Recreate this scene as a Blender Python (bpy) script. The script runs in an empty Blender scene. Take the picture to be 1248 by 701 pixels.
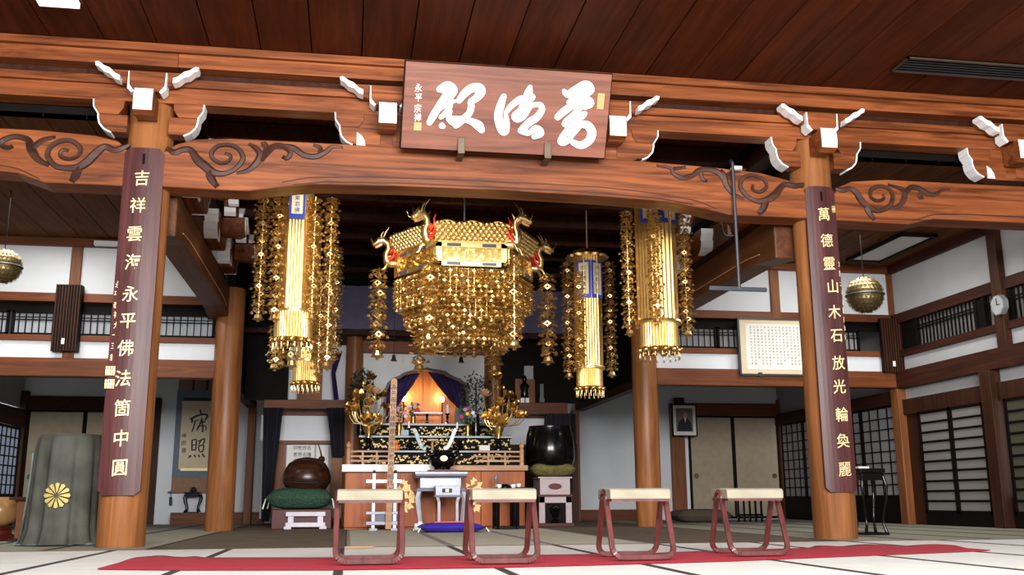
import bpy, math, random
from mathutils import Vector, Matrix
random.seed(7)
R = math.radians
S = bpy.context.scene
COL = S.collection
# ---------------------------------------------------------------- camera
CF, CP, CY, CR, CH = 1200.0, R(12.2), R(9.33), R(-0.3), 0.38
_r0 = Vector((math.cos(CY), -math.sin(CY), 0))
_f0 = Vector((math.sin(CY)*math.cos(CP), math.cos(CY)*math.cos(CP), math.sin(CP)))
_u0 = _r0.cross(_f0)
C_R = _r0*math.cos(CR) + _u0*math.sin(CR)
C_U = -_r0*math.sin(CR) + _u0*math.cos(CR)
cam_d = bpy.data.cameras.new('camera'); cam = bpy.data.objects.new('camera', cam_d); COL.objects.link(cam)
cam.matrix_world = Matrix(((C_R.x, C_U.x, -_f0.x, 0), (C_R.y, C_U.y, -_f0.y, 0), (C_R.z, C_U.z, -_f0.z, CH), (0, 0, 0, 1)))
cam_d.sensor_width = 36; cam_d.lens = 36*CF/1248
cam_d.clip_start = 0.05; cam_d.clip_end = 200
S.camera = cam
# ---------------------------------------------------------------- world, light, exposure
w = bpy.data.worlds.new('world'); S.world = w; w.use_nodes = True
bg = w.node_tree.nodes['Background']; bg.inputs[0].default_value = (0.86, 0.93, 1.0, 1); bg.inputs[1].default_value = 1.5
S.view_settings.view_transform = 'Standard'; S.view_settings.look = 'None'
S.view_settings.gamma = 1; S.view_settings.exposure = 0.35; S.view_settings.use_curve_mapping = False

def area(name, loc, target, sx, sy, power, color=(1, 1, 1)):
    d = bpy.data.lights.new(name, 'AREA'); d.shape = 'RECTANGLE'; d.size = sx; d.size_y = sy; d.energy = power; d.color = color
    o = bpy.data.objects.new(name, d); COL.objects.link(o); o.location = loc
    o.rotation_euler = (Vector(target)-Vector(loc)).to_track_quat('-Z', 'Y').to_euler(); return o
def spot(name, loc, target, power, angle, color=(1, 1, 1), rad=.08, blend=.6):
    d = bpy.data.lights.new(name, 'SPOT'); d.energy = power; d.spot_size = R(angle); d.spot_blend = blend; d.color = color; d.shadow_soft_size = rad
    o = bpy.data.objects.new(name, d); COL.objects.link(o); o.location = loc
    o.rotation_euler = (Vector(target)-Vector(loc)).to_track_quat('-Z', 'Y').to_euler(); return o
# daylight coming in through the open veranda doors behind the camera
area('daylight_open_doors', (0.9, -2.6, 3.3), (1.3, 7.5, 0.3), 8, 2.6, 2250, (1.0, 0.97, 0.94))
# lamps of the hall: aisle ceiling lights and altar spotlights
area('aisle_lamp_right', (6.6, 11.9, 3.86), (6.6, 12.2, 0), .8, 2.2, 60, (1, .97, .9))
area('aisle_lamp_left', (-3.9, 12.2, 3.86), (-3.9, 12.2, 0), .8, 2.2, 60, (1, .97, .9))
spot('spot_canopy', (-0.1, 9.75, 3.95), (1.25, 12.0, 2.9), 300, 60, (1, .9, .72), .1)
spot('spot_banner', (0.1, 9.75, 3.95), (-.75, 10.7, 2.9), 80, 60, (1, .9, .72), .1)
spot('spot_altar', (1.3, 12.4, 3.9), (1.2, 15.5, 1.1), 60, 70, (1, .93, .8), .12)

# ---------------------------------------------------------------- pixel helpers (1248x701 frame -> point on a plane of known depth)
def ray(x, y):
    return _f0*CF + C_R*(x-624) + C_U*(350.5-y)
C0 = Vector((0, 0, CH))
def at(x, y, Y):
    r = ray(x, y); return C0 + r*(Y/r.y)
def ax(x, y, X):
    r = ray(x, y); return C0 + r*(X/r.x)
def az(x, y, Z=0.0):
    r = ray(x, y); return C0 + r*((Z-CH)/r.z)

# ---------------------------------------------------------------- materials
M = {}
def nodes(name):
    m = bpy.data.materials.new(name); m.use_nodes = True; nt = m.node_tree; b = nt.nodes['Principled BSDF']; M[name] = m
    return m, nt, b
def N(nt, t, **k):
    n = nt.nodes.new(t)
    for a, v in k.items():
        if a in n.inputs: n.inputs[a].default_value = v
        else: setattr(n, a, v)
    return n
def c4(c): return (*c, 1)
def plain(name, c, rough=.6, metal=0, var=.12, sc=6, bump=0, bsc=60, spec=.5):
    m, nt, b = nodes(name); L = nt.links
    tc = N(nt, 'ShaderNodeTexCoord'); no = N(nt, 'ShaderNodeTexNoise', Scale=sc, Detail=4.0)
    L.new(tc.outputs['Object'], no.inputs['Vector'])
    rp = N(nt, 'ShaderNodeValToRGB'); e = rp.color_ramp.elements
    e[0].position = .3; e[1].position = .7
    e[0].color = c4([x*(1-var) for x in c]); e[1].color = c4([min(1, x*(1+var)) for x in c])
    L.new(no.outputs[0], rp.inputs[0]); L.new(rp.outputs[0], b.inputs['Base Color'])
    b.inputs['Roughness'].default_value = rough; b.inputs['Metallic'].default_value = metal
    b.inputs['Specular IOR Level'].default_value = spec
    if bump:
        n2 = N(nt, 'ShaderNodeTexNoise', Scale=bsc, Detail=3.0); L.new(tc.outputs['Object'], n2.inputs['Vector'])
        bp = N(nt, 'ShaderNodeBump', Strength=bump, Distance=.02); L.new(n2.outputs[0], bp.inputs['Height']); L.new(bp.outputs[0], b.inputs['Normal'])
    return m
def wood(name, c1, c2, axis='x', rough=.42, sc=1.0, bump=.05, c3=None, spec=.4):
    m, nt, b = nodes(name); L = nt.links
    tc = N(nt, 'ShaderNodeTexCoord'); mp = N(nt, 'ShaderNodeMapping')
    s = {'x': (.35, 6, 6), 'y': (6, .35, 6), 'z': (6, 6, .35)}[axis]; mp.inputs['Scale'].default_value = [v*sc for v in s]
    oi = N(nt, 'ShaderNodeObjectInfo'); ad = N(nt, 'ShaderNodeVectorMath', operation='ADD')
    ml = N(nt, 'ShaderNodeMath', operation='MULTIPLY'); ml.inputs[1].default_value = 13.0
    L.new(oi.outputs['Random'], ml.inputs[0]); L.new(tc.outputs['Object'], ad.inputs[0]); L.new(ml.outputs[0], ad.inputs[1])
    L.new(ad.outputs[0], mp.inputs['Vector'])
    n1 = N(nt, 'ShaderNodeTexNoise', Scale=2.2, Detail=7.0, Roughness=.62, Distortion=.9); L.new(mp.outputs[0], n1.inputs['Vector'])
    rp = N(nt, 'ShaderNodeValToRGB'); e = rp.color_ramp.elements
    e[0].position = .33; e[0].color = c4(c1); e[1].position = .66; e[1].color = c4(c2)
    L.new(n1.outputs[0], rp.inputs[0])
    # broad variation along the piece
    n2 = N(nt, 'ShaderNodeTexNoise', Scale=.9, Detail=2.0); L.new(ad.outputs[0], n2.inputs['Vector'])
    mx = N(nt, 'ShaderNodeMix', data_type='RGBA', blend_type='MULTIPLY'); mx.inputs[0].default_value = .55
    r2 = N(nt, 'ShaderNodeValToRGB'); q = r2.color_ramp.elements; q[0].position = .35; q[0].color = (.62, .58, .55, 1); q[1].position = .65; q[1].color = (1.1, 1.08, 1.05, 1)
    L.new(n2.outputs[0], r2.inputs[0]); L.new(rp.outputs[0], mx.inputs[6]); L.new(r2.outputs[0], mx.inputs[7])
    L.new(mx.outputs[2], b.inputs['Base Color'])
    b.inputs['Roughness'].default_value = rough; b.inputs['Specular IOR Level'].default_value = spec
    if bump:
        bp = N(nt, 'ShaderNodeBump', Strength=bump, Distance=.02); L.new(n1.outputs[0], bp.inputs['Height']); L.new(bp.outputs[0], b.inputs['Normal'])
    return m
wood('beam_wood', (.075, .018, .005), (.315, .094, .028), 'x', .42, spec=.22)
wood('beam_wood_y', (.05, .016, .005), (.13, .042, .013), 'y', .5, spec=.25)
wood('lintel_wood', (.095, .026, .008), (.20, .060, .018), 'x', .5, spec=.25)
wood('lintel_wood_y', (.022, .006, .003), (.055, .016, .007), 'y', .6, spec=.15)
wood('post_wood', (.13, .044, .013), (.25, .088, .028), 'z', .5, spec=.25)
wood('dark_post', (.022, .008, .004), (.055, .020, .009), 'z', .55, spec=.15)
wood('column_wood', (.17, .060, .018), (.34, .135, .046), 'z', .38, .8, spec=.28)
wood('carve_wood', (.026, .010, .007), (.075, .029, .018), 'x', .5, spec=.25)
wood('ceiling_wood', (.048, .0095, .003), (.092, .021, .0065), 'y', .6, spec=.10)
wood('ceiling_wood_rear', (.070, .022, .006), (.15, .052, .014), 'y', .65, spec=.06)
wood('plaque_wood', (.14, .045, .027), (.27, .098, .058), 'x', .45, spec=.3)
wood('couplet_wood', (.042, .013, .013), (.100, .033, .033), 'z', .38, spec=.25)
wood('stool_wood', (.055, .012, .011), (.115, .029, .027), 'z', .3)
wood('redwood', (.24, .052, .008), (.40, .105, .020), 'z', .4, spec=.2)
wood('pale_wood', (.34, .17, .08), (.50, .28, .15), 'x', .5)
wood('shrine_wood', (.40, .12, .02), (.62, .24, .06), 'z', .4)
wood('drum_wood', (.014, .005, .003), (.060, .020, .009), 'x', .28)
wood('floor_board', (.10, .055, .03), (.2, .12, .07), 'x', .5)
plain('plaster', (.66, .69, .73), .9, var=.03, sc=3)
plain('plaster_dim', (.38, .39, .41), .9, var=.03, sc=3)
plain('white_paint', (.83, .84, .85), .55, var=.03, sc=15)
plain('fusuma_paper', (.30, .245, .17), .85, var=.08, sc=9)
plain('black_lacquer', (.003, .003, .003), .14, var=.1, spec=.28)
plain('black_matte', (.003, .003, .003), .6, var=.1, spec=.08)
plain('dark_frame', (.005, .0035, .003), .6, var=.2, spec=.08)
plain('iron', (.045, .05, .06), .5, .6)
plain('bronze', (.13, .10, .07), .45, .8)
plain('gold', (.86, .55, .17), .3, 1, var=.12, sc=20)
plain('gold_pale', (.98, .72, .33), .36, 1, var=.1, sc=20)
plain('gold_bead', (1.0, .61, .25), .36, 1, var=.3, sc=40)
plain('gold_foil', (.82, .54, .19), .42, .95, var=.10, sc=12)
plain('gold_lace', (.30, .22, .10), .5, .9, var=.4, sc=50)
plain('gold_dark', (.42, .27, .08), .4, 1, var=.3, sc=30)
plain('gold_paint', (.80, .66, .32), .45, .25, var=.08, sc=40)
plain('silver', (.21, .215, .27), .3, .25, var=.12)
plain('silver_white', (.42, .42, .48), .35, .2, var=.05)
plain('blue_enamel', (.03, .07, .50), .4, var=.05)
plain('blue_ink', (.02, .06, .38), .4, var=.05)
plain('cream_plate', (.83, .76, .55), .5, .2, var=.04)
plain('red_paint', (.75, .03, .02), .4, var=.1)
plain('slate_plate', (.05, .05, .09), .4, var=.1)
plain('carpet_red', (.36, .004, .022), .95, var=.12, sc=14, bump=.15, bsc=220)
plain('cushion_blue', (.045, .022, .42), .75, var=.15, sc=10, bump=.1, bsc=120)
plain('cushion_green', (.020, .062, .034), .8, var=.75, sc=45, bump=.1, bsc=100)
plain('cord_white', (.7, .75, .72), .7)
plain('cushion_brown', (.075, .055, .035), .9)
plain('curtain_navy', (.003, .0035, .010), .85, var=.3)
plain('curtain_purple', (.026, .009, .085), .8, var=.25)
plain('cloth_grey', (.062, .064, .052), .75, var=.35, sc=4, bump=.1, bsc=90, spec=.2)
plain('cloth_teal', (.15, .22, .22), .75, var=.2, sc=8)
plain('ceramic_brown', (.30, .16, .06), .3, var=.25, sc=5)
plain('red_lacquer', (.075, .010, .006), .4, var=.15, spec=.25)
plain('paper', (.72, .71, .67), .9, var=.03)
plain('paper_tan', (.62, .52, .36), .9, var=.03)
plain('scroll_blue', (.13, .17, .22), .85, var=.12, sc=30)
plain('scroll_brown', (.27, .15, .10), .85, var=.10, sc=20)
plain('ink', (.012, .012, .014), .6)
plain('ink_grey', (.16, .16, .17), .8)
plain('seal_red', (.72, .36, .13), .6)
plain('green_leaf', (.035, .09, .03), .55, var=.35, sc=40)
plain('dark_leaf', (.010, .022, .012), .6, var=.35, sc=40)
plain('pink_petal', (.75, .03, .20), .6)
plain('yellow_petal', (.85, .62, .04), .6)
plain('lilac_petal', (.45, .38, .65), .6)
plain('white_petal', (.85, .8, .8), .6)
plain('orange_fruit', (.80, .22, .02), .45)
plain('steel_white', (.80, .82, .85), .4, var=.02)
plain('skin', (.45, .26, .19), .6)
plain('robe_black', (.018, .018, .025), .8)
plain('photo_back', (.17, .14, .13), .7, var=.2, sc=20)
plain('stone_grey', (.16, .17, .18), .8)

def stripes(name, c1, c2, axis, freq, rough=.85, bump=.2, var=.1):
    m, nt, b = nodes(name); L = nt.links
    tc = N(nt, 'ShaderNodeTexCoord'); wv = N(nt, 'ShaderNodeTexWave', wave_type='BANDS', bands_direction=axis, Scale=freq, Distortion=.4)
    wv.inputs['Detail'].default_value = 2; L.new(tc.outputs['Object'], wv.inputs['Vector'])
    rp = N(nt, 'ShaderNodeValToRGB'); e = rp.color_ramp.elements; e[0].color = c4(c1); e[1].color = c4(c2)
    L.new(wv.outputs[0], rp.inputs[0])
    no = N(nt, 'ShaderNodeTexNoise', Scale=3.5, Detail=4.0); L.new(tc.outputs['Object'], no.inputs['Vector'])
    r2 = N(nt, 'ShaderNodeValToRGB'); q = r2.color_ramp.elements; q[0].position = .3; q[1].position = .7
    q[0].color = c4((1-var,)*3); q[1].color = (1, 1, 1, 1); L.new(no.outputs[0], r2.inputs[0])
    mx = N(nt, 'ShaderNodeMix', data_type='RGBA', blend_type='MULTIPLY'); mx.inputs[0].default_value = 1
    L.new(rp.outputs[0], mx.inputs[6]); L.new(r2.outputs[0], mx.inputs[7]); L.new(mx.outputs[2], b.inputs['Base Color'])
    b.inputs['Roughness'].default_value = rough; b.inputs['Specular IOR Level'].default_value = .25
    if bump:
        bp = N(nt, 'ShaderNodeBump', Strength=bump, Distance=.003); L.new(wv.outputs[0], bp.inputs['Height']); L.new(bp.outputs[0], b.inputs['Normal'])
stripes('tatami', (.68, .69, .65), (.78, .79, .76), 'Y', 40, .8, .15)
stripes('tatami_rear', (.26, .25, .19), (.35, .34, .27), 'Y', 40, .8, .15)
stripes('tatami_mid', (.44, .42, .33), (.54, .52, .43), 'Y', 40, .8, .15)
stripes('goza', (.085, .062, .040), (.19, .145, .10), 'Y', 9, .9, .3, .3)
stripes('brocade', (.30, .27, .19), (.40, .375, .29), 'Z', 30, .9, .2, .35)
stripes('rib_dark', (.006, .004, .003), (.05, .03, .02), 'X', 12, .6, .3)
stripes('ribbed_gold_cloth', (.55, .48, .2), (.75, .7, .45), 'X', 20, .5)
plain('tatami_border', (.035, .028, .03), .8)
plain('border_lilac', (.23, .20, .21), .8)
plain('border_brown', (.10, .05, .03), .6)
def shoji_mat(name, c, strength):
    m = bpy.data.materials.new(name); m.use_nodes = True; nt = m.node_tree; nt.nodes.clear(); M[name] = m
    o = nt.nodes.new('ShaderNodeOutputMaterial'); d = N(nt, 'ShaderNodeBsdfDiffuse'); d.inputs[0].default_value = c4(c)
    t = N(nt, 'ShaderNodeBsdfTranslucent'); t.inputs[0].default_value = c4([v*strength for v in c]); a = nt.nodes.new('ShaderNodeMixShader')
    a.inputs[0].default_value = .55
    nt.links.new(d.outputs[0], a.inputs[1]); nt.links.new(t.outputs[0], a.inputs[2]); nt.links.new(a.outputs[0], o.inputs[0])
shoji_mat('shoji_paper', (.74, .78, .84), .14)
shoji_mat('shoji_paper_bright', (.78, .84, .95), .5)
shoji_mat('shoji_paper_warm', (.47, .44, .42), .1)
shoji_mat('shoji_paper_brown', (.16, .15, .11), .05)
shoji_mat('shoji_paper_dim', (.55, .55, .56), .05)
m, nt, b = nodes('lamp_tube'); b.inputs['Emission Color'].default_value = (1, .98, .95, 1); b.inputs['Emission Strength'].default_value = .8
m, nt, b = nodes('altar_lamp'); b.inputs['Emission Color'].default_value = (1, .75, .35, 1); b.inputs['Emission Strength'].default_value = 5

# ---------------------------------------------------------------- mesh builder
class MB:
    def __init__(s): s.v = []; s.f = []
    def add(s, vs, fs):
        n = len(s.v); s.v += [Vector(p) for p in vs]; s.f += [tuple(n+i for i in f) for f in fs]; return s
    def box(s, x0, x1, y0, y1, z0, z1):
        if x0 > x1: x0, x1 = x1, x0
        if y0 > y1: y0, y1 = y1, y0
        if z0 > z1: z0, z1 = z1, z0
        return s.add([(x0, y0, z0), (x1, y0, z0), (x1, y1, z0), (x0, y1, z0), (x0, y0, z1), (x1, y0, z1), (x1, y1, z1), (x0, y1, z1)],
                     [(0, 3, 2, 1), (4, 5, 6, 7), (0, 1, 5, 4), (1, 2, 6, 5), (2, 3, 7, 6), (3, 0, 4, 7)])
    def prism(s, poly, d0, d1, frame=None):
        """poly of (a,b); extruded along c; frame maps (a,b,c)->point; default XZ plane, c = Y"""
        fr = frame or (lambda a, b, c: (a, c, b))
        n = len(poly); vs = [fr(a, b, d0) for a, b in poly]+[fr(a, b, d1) for a, b in poly]
        fs = [tuple(range(n)), tuple(range(2*n-1, n-1, -1))]+[(i, (i+1) % n+0, (i+1) % n+n, i+n)[::-1] for i in range(n)]
        return s.add(vs, fs)
    def cyl(s, p, q, r0, r1=None, n=12, cap=True):
        r1 = r0 if r1 is None else r1; p = Vector(p); q = Vector(q); d = (q-p).normalized()
        a = d.orthogonal().normalized(); b = d.cross(a)
        vs = [p+(a*math.cos(t)+b*math.sin(t))*r0 for t in [2*math.pi*i/n for i in range(n)]]
        vs += [q+(a*math.cos(t)+b*math.sin(t))*r1 for t in [2*math.pi*i/n for i in range(n)]]
        fs = [(i, (i+1) % n, n+(i+1) % n, n+i) for i in range(n)]
        if cap: fs += [tuple(range(n-1, -1, -1)), tuple(range(n, 2*n))]
        return s.add(vs, fs)
    def lathe(s, c, prof, n=24, fn=None, cap=True):
        """prof: list of (r,z) bottom to top, around vertical axis at c; fn(ang,i,r)->r"""
        vs = []
        for i, (r, z) in enumerate(prof):
            for k in range(n):
                t = 2*math.pi*k/n; rr = fn(t, i, r) if fn else r
                vs.append((c[0]+rr*math.cos(t), c[1]+rr*math.sin(t), c[2]+z))
        fs = [(i*n+k, i*n+(k+1) % n, (i+1)*n+(k+1) % n, (i+1)*n+k) for i in range(len(prof)-1) for k in range(n)]
        if cap: fs += [tuple(range(n-1, -1, -1)), tuple((len(prof)-1)*n+k for k in range(n))]
        return s.add(vs, fs)
    def ball(s, c, r, n=10, m=6, sz=1.0):
        return s.lathe(c, [(max(r*math.sin(math.pi*j/m), 1e-4), -r*sz*math.cos(math.pi*j/m)) for j in range(m+1)], n)
    def tube(s, pts, r, n=6, closed=False):
        pts = [Vector(p) for p in pts]; rs = r if isinstance(r, (list, tuple)) else [r]*len(pts)
        N_ = len(pts); vs = []; prev = None
        for i, p in enumerate(pts):
            t = (pts[(i+1) % N_]-pts[i-1]) if closed else (pts[min(i+1, N_-1)]-pts[max(i-1, 0)])
            t.normalize()
            a = (t.orthogonal() if prev is None else prev-t*prev.dot(t)).normalized(); prev = a; b = t.cross(a)
            vs += [p+(a*math.cos(2*math.pi*k/n)+b*math.sin(2*math.pi*k/n))*rs[i] for k in range(n)]
        fs = [(i*n+k, i*n+(k+1) % n, ((i+1) % N_)*n+(k+1) % n, ((i+1) % N_)*n+k) for i in range(N_ if closed else N_-1) for k in range(n)]
        if not closed: fs += [tuple(range(n-1, -1, -1)), tuple((N_-1)*n+k for k in range(n))]
        return s.add(vs, fs)
    def bar(s, p, q, w, h, up=(0, 0, 1)):
        """rectangular bar from p to q, w across, h along up"""
        p = Vector(p); q = Vector(q); d = (q-p).normalized(); a = d.cross(Vector(up)).normalized(); b = a.cross(d)
        vs = [e+a*sx*w/2+b*sz*h/2 for e in (p, q) for sx, sz in ((-1, -1), (1, -1), (1, 1), (-1, 1))]
        return s.add(vs, [(0, 1, 2, 3), (7, 6, 5, 4), (0, 4, 5, 1), (1, 5, 6, 2), (2, 6, 7, 3), (3, 7, 4, 0)])
    def merge(s, o, mat=None):
        return s.add([mat @ p if mat else p for p in o.v], o.f)
def wloc(o):
    v = Vector((0, 0, 0))
    while o: v += o.location; o = o.parent
    return v
def mesh_of(name, mb, mat, off=Vector((0, 0, 0)), smooth=None):
    me = bpy.data.meshes.new(name); me.from_pydata([tuple(p-off) for p in mb.v], [], mb.f); me.update()
    bm_fix = False
    if mat: me.materials.append(M[mat] if isinstance(mat, str) else mat)
    if smooth:
        me.shade_smooth(); me.set_sharp_from_angle(angle=R(smooth))
    return me
def part(name, mb, mat, parent, label=None, smooth=None, bevel=0, kind=None):
    me = mesh_of(name, mb, mat, wloc(parent) if parent else Vector((0, 0, 0)), smooth)
    o = bpy.data.objects.new(name, me); COL.objects.link(o); o.parent = parent
    if label: o['label'] = label
    if kind: o['kind'] = kind
    if bevel:
        b = o.modifiers.new('bevel', 'BEVEL'); b.width = bevel; b.segments = 2; b.limit_method = 'ANGLE'
    return o
def thing(name, label, cat, loc, group=None):
    o = bpy.data.objects.new(name, None); COL.objects.link(o); o.location = loc; o.empty_display_size = .1
    o['label'] = label; o['category'] = cat
    if group: o['group'] = group
    return o
def solo(name, mb, mat, label, cat, group=None, loc=None, **k):
    off = Vector(loc) if loc is not None else Vector((0, 0, 0))
    me = mesh_of(name, mb, mat, off, k.get('smooth')); o = bpy.data.objects.new(name, me); COL.objects.link(o); o.location = off
    o['label'] = label; o['category'] = cat
    if group: o['group'] = group
    if k.get('bevel'):
        b = o.modifiers.new('bevel', 'BEVEL'); b.width = k['bevel']; b.segments = 2; b.limit_method = 'ANGLE'
    return o
def struct(name, mb, mat, **k):
    o = part(name, mb, mat, None, **k); o['kind'] = 'structure'; return o
def dup(o, loc, rotz=0, label=None, scale=None, parent=None):
    def cp(a, par):
        c = a.copy(); COL.objects.link(c); c.parent = par
        for ch in list(KIDS.get(a.name, [])) or list(a.children): cp(ch, c)
        return c
    r = cp(o, parent); r.location = loc; r.rotation_euler = (0, 0, rotz)
    if scale: r.scale = scale
    if label: r['label'] = label
    return r
KIDS = {}
def copymesh(name, me, parent, loc, rot=(0, 0, 0), scale=(1, 1, 1), mat=None):
    o = bpy.data.objects.new(name, me); COL.objects.link(o); o.parent = parent; o.location = loc; o.rotation_euler = rot; o.scale = scale
    return o
# lettering
_g = {}
def glyph(ch):
    if ch in _g: return _g[ch]
    c = bpy.data.curves.new('t', 'FONT'); c.body = ch; c.size = 1; c.extrude = .03; c.offset = 0 if ch in '麗奐' else .005; c.resolution_u = 2
    o = bpy.data.objects.new('t', c); COL.objects.link(o)
    dg = bpy.context.evaluated_depsgraph_get(); me = bpy.data.meshes.new_from_object(o.evaluated_get(dg))
    xs = [v.co.x for v in me.vertices]; ys = [v.co.y for v in me.vertices]
    cx, cy = (min(xs)+max(xs))/2, (min(ys)+max(ys))/2
    vs = [(v.co.x-cx, v.co.y-cy, v.co.z) for v in me.vertices]; fs = [tuple(p.vertices) for p in me.polygons]
    bpy.data.objects.remove(o); bpy.data.meshes.remove(me); bpy.data.curves.remove(c); _g[ch] = (vs, fs); return _g[ch]
def write(mb, ch, org, u, v, n, size, sx=1.0, shear=.07, depth=.3):
    """put one character on the plane (org; u right, v up, n outwards)"""
    vs, fs = glyph(ch); org = Vector(org)
    out = []
    for x, y, z in vs:
        y2 = y+shear*x+.04*x*x*(-1)
        out.append(org+u*(x*size*sx)+v*(y2*size)+n*((z+.03)*size*depth))
    mb.add(out, fs); return mb
def brush(mb, strokes, mapf, n, h, bold=1.0):
    """brush strokes: list of [(x,y,halfwidth),...] in plane units; mapf(x,y)->point; n normal; h height"""
    for st in strokes:
        pts = []
        for i in range(len(st)-1):                       # Catmull-Rom through the points
            p0 = st[max(i-1, 0)]; p1 = st[i]; p2 = st[i+1]; p3 = st[min(i+2, len(st)-1)]
            for k in range(6):
                t = k/6
                pts.append([.5*((2*p1[j])+(-p0[j]+p2[j])*t+(2*p0[j]-5*p1[j]+4*p2[j]-p3[j])*t*t+(-p0[j]+3*p1[j]-3*p2[j]+p3[j])*t**3) for j in range(3)])
        pts.append(list(st[-1]))
        L_, R_ = [], []
        for i, (x, y, wd) in enumerate(pts):
            a = pts[max(i-1, 0)]; b = pts[min(i+1, len(pts)-1)]; dx, dy = b[0]-a[0], b[1]-a[1]; l = math.hypot(dx, dy) or 1
            wd *= bold; nx, ny = -dy/l, dx/l; L_.append((x+nx*wd, y+ny*wd)); R_.append((x-nx*wd, y-ny*wd))
        def cap(c, d, wd):
            l = math.hypot(*d) or 1; th = math.atan2(d[1], d[0])
            return [(c[0]+wd*math.cos(th+a), c[1]+wd*math.sin(th+a)) for a in (R(60), R(25), R(-25), R(-60))]
        e = cap(pts[-1], (pts[-1][0]-pts[-2][0], pts[-1][1]-pts[-2][1]), pts[-1][2])
        s_ = cap(pts[0], (pts[0][0]-pts[1][0], pts[0][1]-pts[1][1]), pts[0][2])
        k = len(mb.v); nn = len(pts)
        top = [mapf(*p)+n*h for p in L_]+[mapf(*p)+n*h for p in R_]; bot = [mapf(*p) for p in L_]+[mapf(*p) for p in R_]
        fs = []
        for i in range(nn-1):
            fs += [(i, i+1, nn+i+1, nn+i), (2*nn+i, 2*nn+i+1, i+1, i), (nn+i, nn+i+1, 3*nn+i+1, 3*nn+i)]
        mb.add(top+bot, fs)
        for cp_, pa, pb in ((e, L_[-1], R_[-1]), (s_, R_[0], L_[0])):
            ring = [pa]+cp_+[pb]; m_ = len(ring)
            mb.add([mapf(*p)+n*h for p in ring]+[mapf(*p) for p in ring], [tuple(range(m_))]+[(i, m_+i, m_+i+1, i+1) for i in range(m_-1)])
    return mb
X_, Y_, Z_ = Vector((1, 0, 0)), Vector((0, 1, 0)), Vector((0, 0, 1)); NY = Vector((0, -1, 0))

# ================================================================= SETTING
XL, XR, YC, YB, YK = -5.66, 8.36, 9.32, 14.0, 18.5     # side walls, front column row, inner column row, back wall
CX = 1.38
# floor with its mats
fl = struct('floor', MB().box(XL-.2, XR+.2, -3.5, YK+.3, -.12, -.056), 'floor_board')
def mat_piece(x0, x1, y0, y1, mat, border, bw=.026):
    o = part('tatami_mat', MB().box(x0+.002, x1-.002, y0+.003, y1-.003, -.056, 0), mat, fl, bevel=.003)
    if border:
        mb = MB().box(x0+.001, x0+bw, y0+.002, y1-.002, -.01, .0025); mb.box(x1-bw, x1-.001, y0+.002, y1-.002, -.01, .0025)
        part('edge_band', mb, border, o)
    return o
TH = 8.62
x = -1.85-.905*4
while x < XR-.3:
    x1 = min(x+.905, XR)
    for y0, y1 in ((3.18, 4.99), (4.99, 6.80), (6.80, TH)):
        mat_piece(max(x, XL), x1, y0, y1, 'tatami', 'tatami_border')
    x += .905
part('threshold', MB().box(XL, XR, TH, TH+.035, -.056, .004), 'border_brown', fl)
TS = TH+.037
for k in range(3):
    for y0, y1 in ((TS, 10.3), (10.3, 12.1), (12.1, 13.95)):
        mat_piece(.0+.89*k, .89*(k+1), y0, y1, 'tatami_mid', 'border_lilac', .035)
for i, (x0, x1) in enumerate(((-1.6, -.003), (2.675, 4.45))):
    for y0, y1 in ((TS, 10.4), (10.4, 12.2), (12.2, 14.4), (14.4, 16.6), (16.6, 18.45)):
        part('reed_mat', MB().box(x0+.004, x1-.004, y0+.004, y1-.004, -.056, .001), 'goza', fl)
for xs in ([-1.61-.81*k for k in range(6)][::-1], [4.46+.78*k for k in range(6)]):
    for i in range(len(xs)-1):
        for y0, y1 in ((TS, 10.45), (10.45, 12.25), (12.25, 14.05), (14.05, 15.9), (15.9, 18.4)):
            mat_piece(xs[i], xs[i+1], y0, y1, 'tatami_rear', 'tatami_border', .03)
part('sanctum_board', MB().box(0, 2.67, 13.96, YK, -.056, -.002), 'floor_board', fl)

# ceiling of the front hall, plank by plank, and the lower aisle ceilings
ce = struct('ceiling', MB().box(XL-.2, XR+.2, -3.5, 9.3, 4.66, 4.76), 'dark_frame')
k = -12
while k*.475+.01 < XR:
    x0 = max(k*.475+.01, XL); x1 = min((k+1)*.475+.01, XR)
    if x1-x0 > .05: part('plank', MB().box(x0+.006, x1-.006, -3.4, 9.05, 4.60+.006*(k % 2), 4.655), 'ceiling_wood', ce)
    k += 1
part('upper_roof', MB().box(XL-.2, XR+.2, 9.3, YK+.3, 5.0, 5.1), 'dark_frame', ce)
for xa, xb in ((XL, -1.95), (4.72, XR)):
    n = int((xb-xa)/.39)
    st = -4.12-.39*4 if xa < 0 else xa
    x = st
    while x < xb-.02:
        x0, x1 = max(x, xa), min(x+.39, xb)
        if x1-x0 > .04: part('plank', MB().box(x0+.005, x1-.005, 9.36, 14.0, 3.95, 3.99), 'ceiling_wood_rear', ce)
        x += .39
for xa, xb in ((XL, -1.95), (4.72, XR)):  # dark boards added to block the whitish view above the ceilings
    part('dark_closure', MB().box(xa, xb, 9.36, 9.40, 3.95, 4.9), 'dark_frame', ce)
part('dark_closure', MB().box(-1.95, 4.72, 9.36, 9.40, 4.25, 4.9), 'dark_frame', ce)
# dark coffers over the sanctum
for y in (10.4, 11.4, 12.4, 13.4, 14.4, 15.4):
    part('coffer_beam', MB().box(-1.6, 4.4, y, y+.1, 4.22, 4.4), 'lintel_wood_y', ce)
part('coffer_board', MB().box(-1.7, 4.5, 9.5, 16.1, 4.42, 4.46), 'ceiling_wood', ce)
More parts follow.
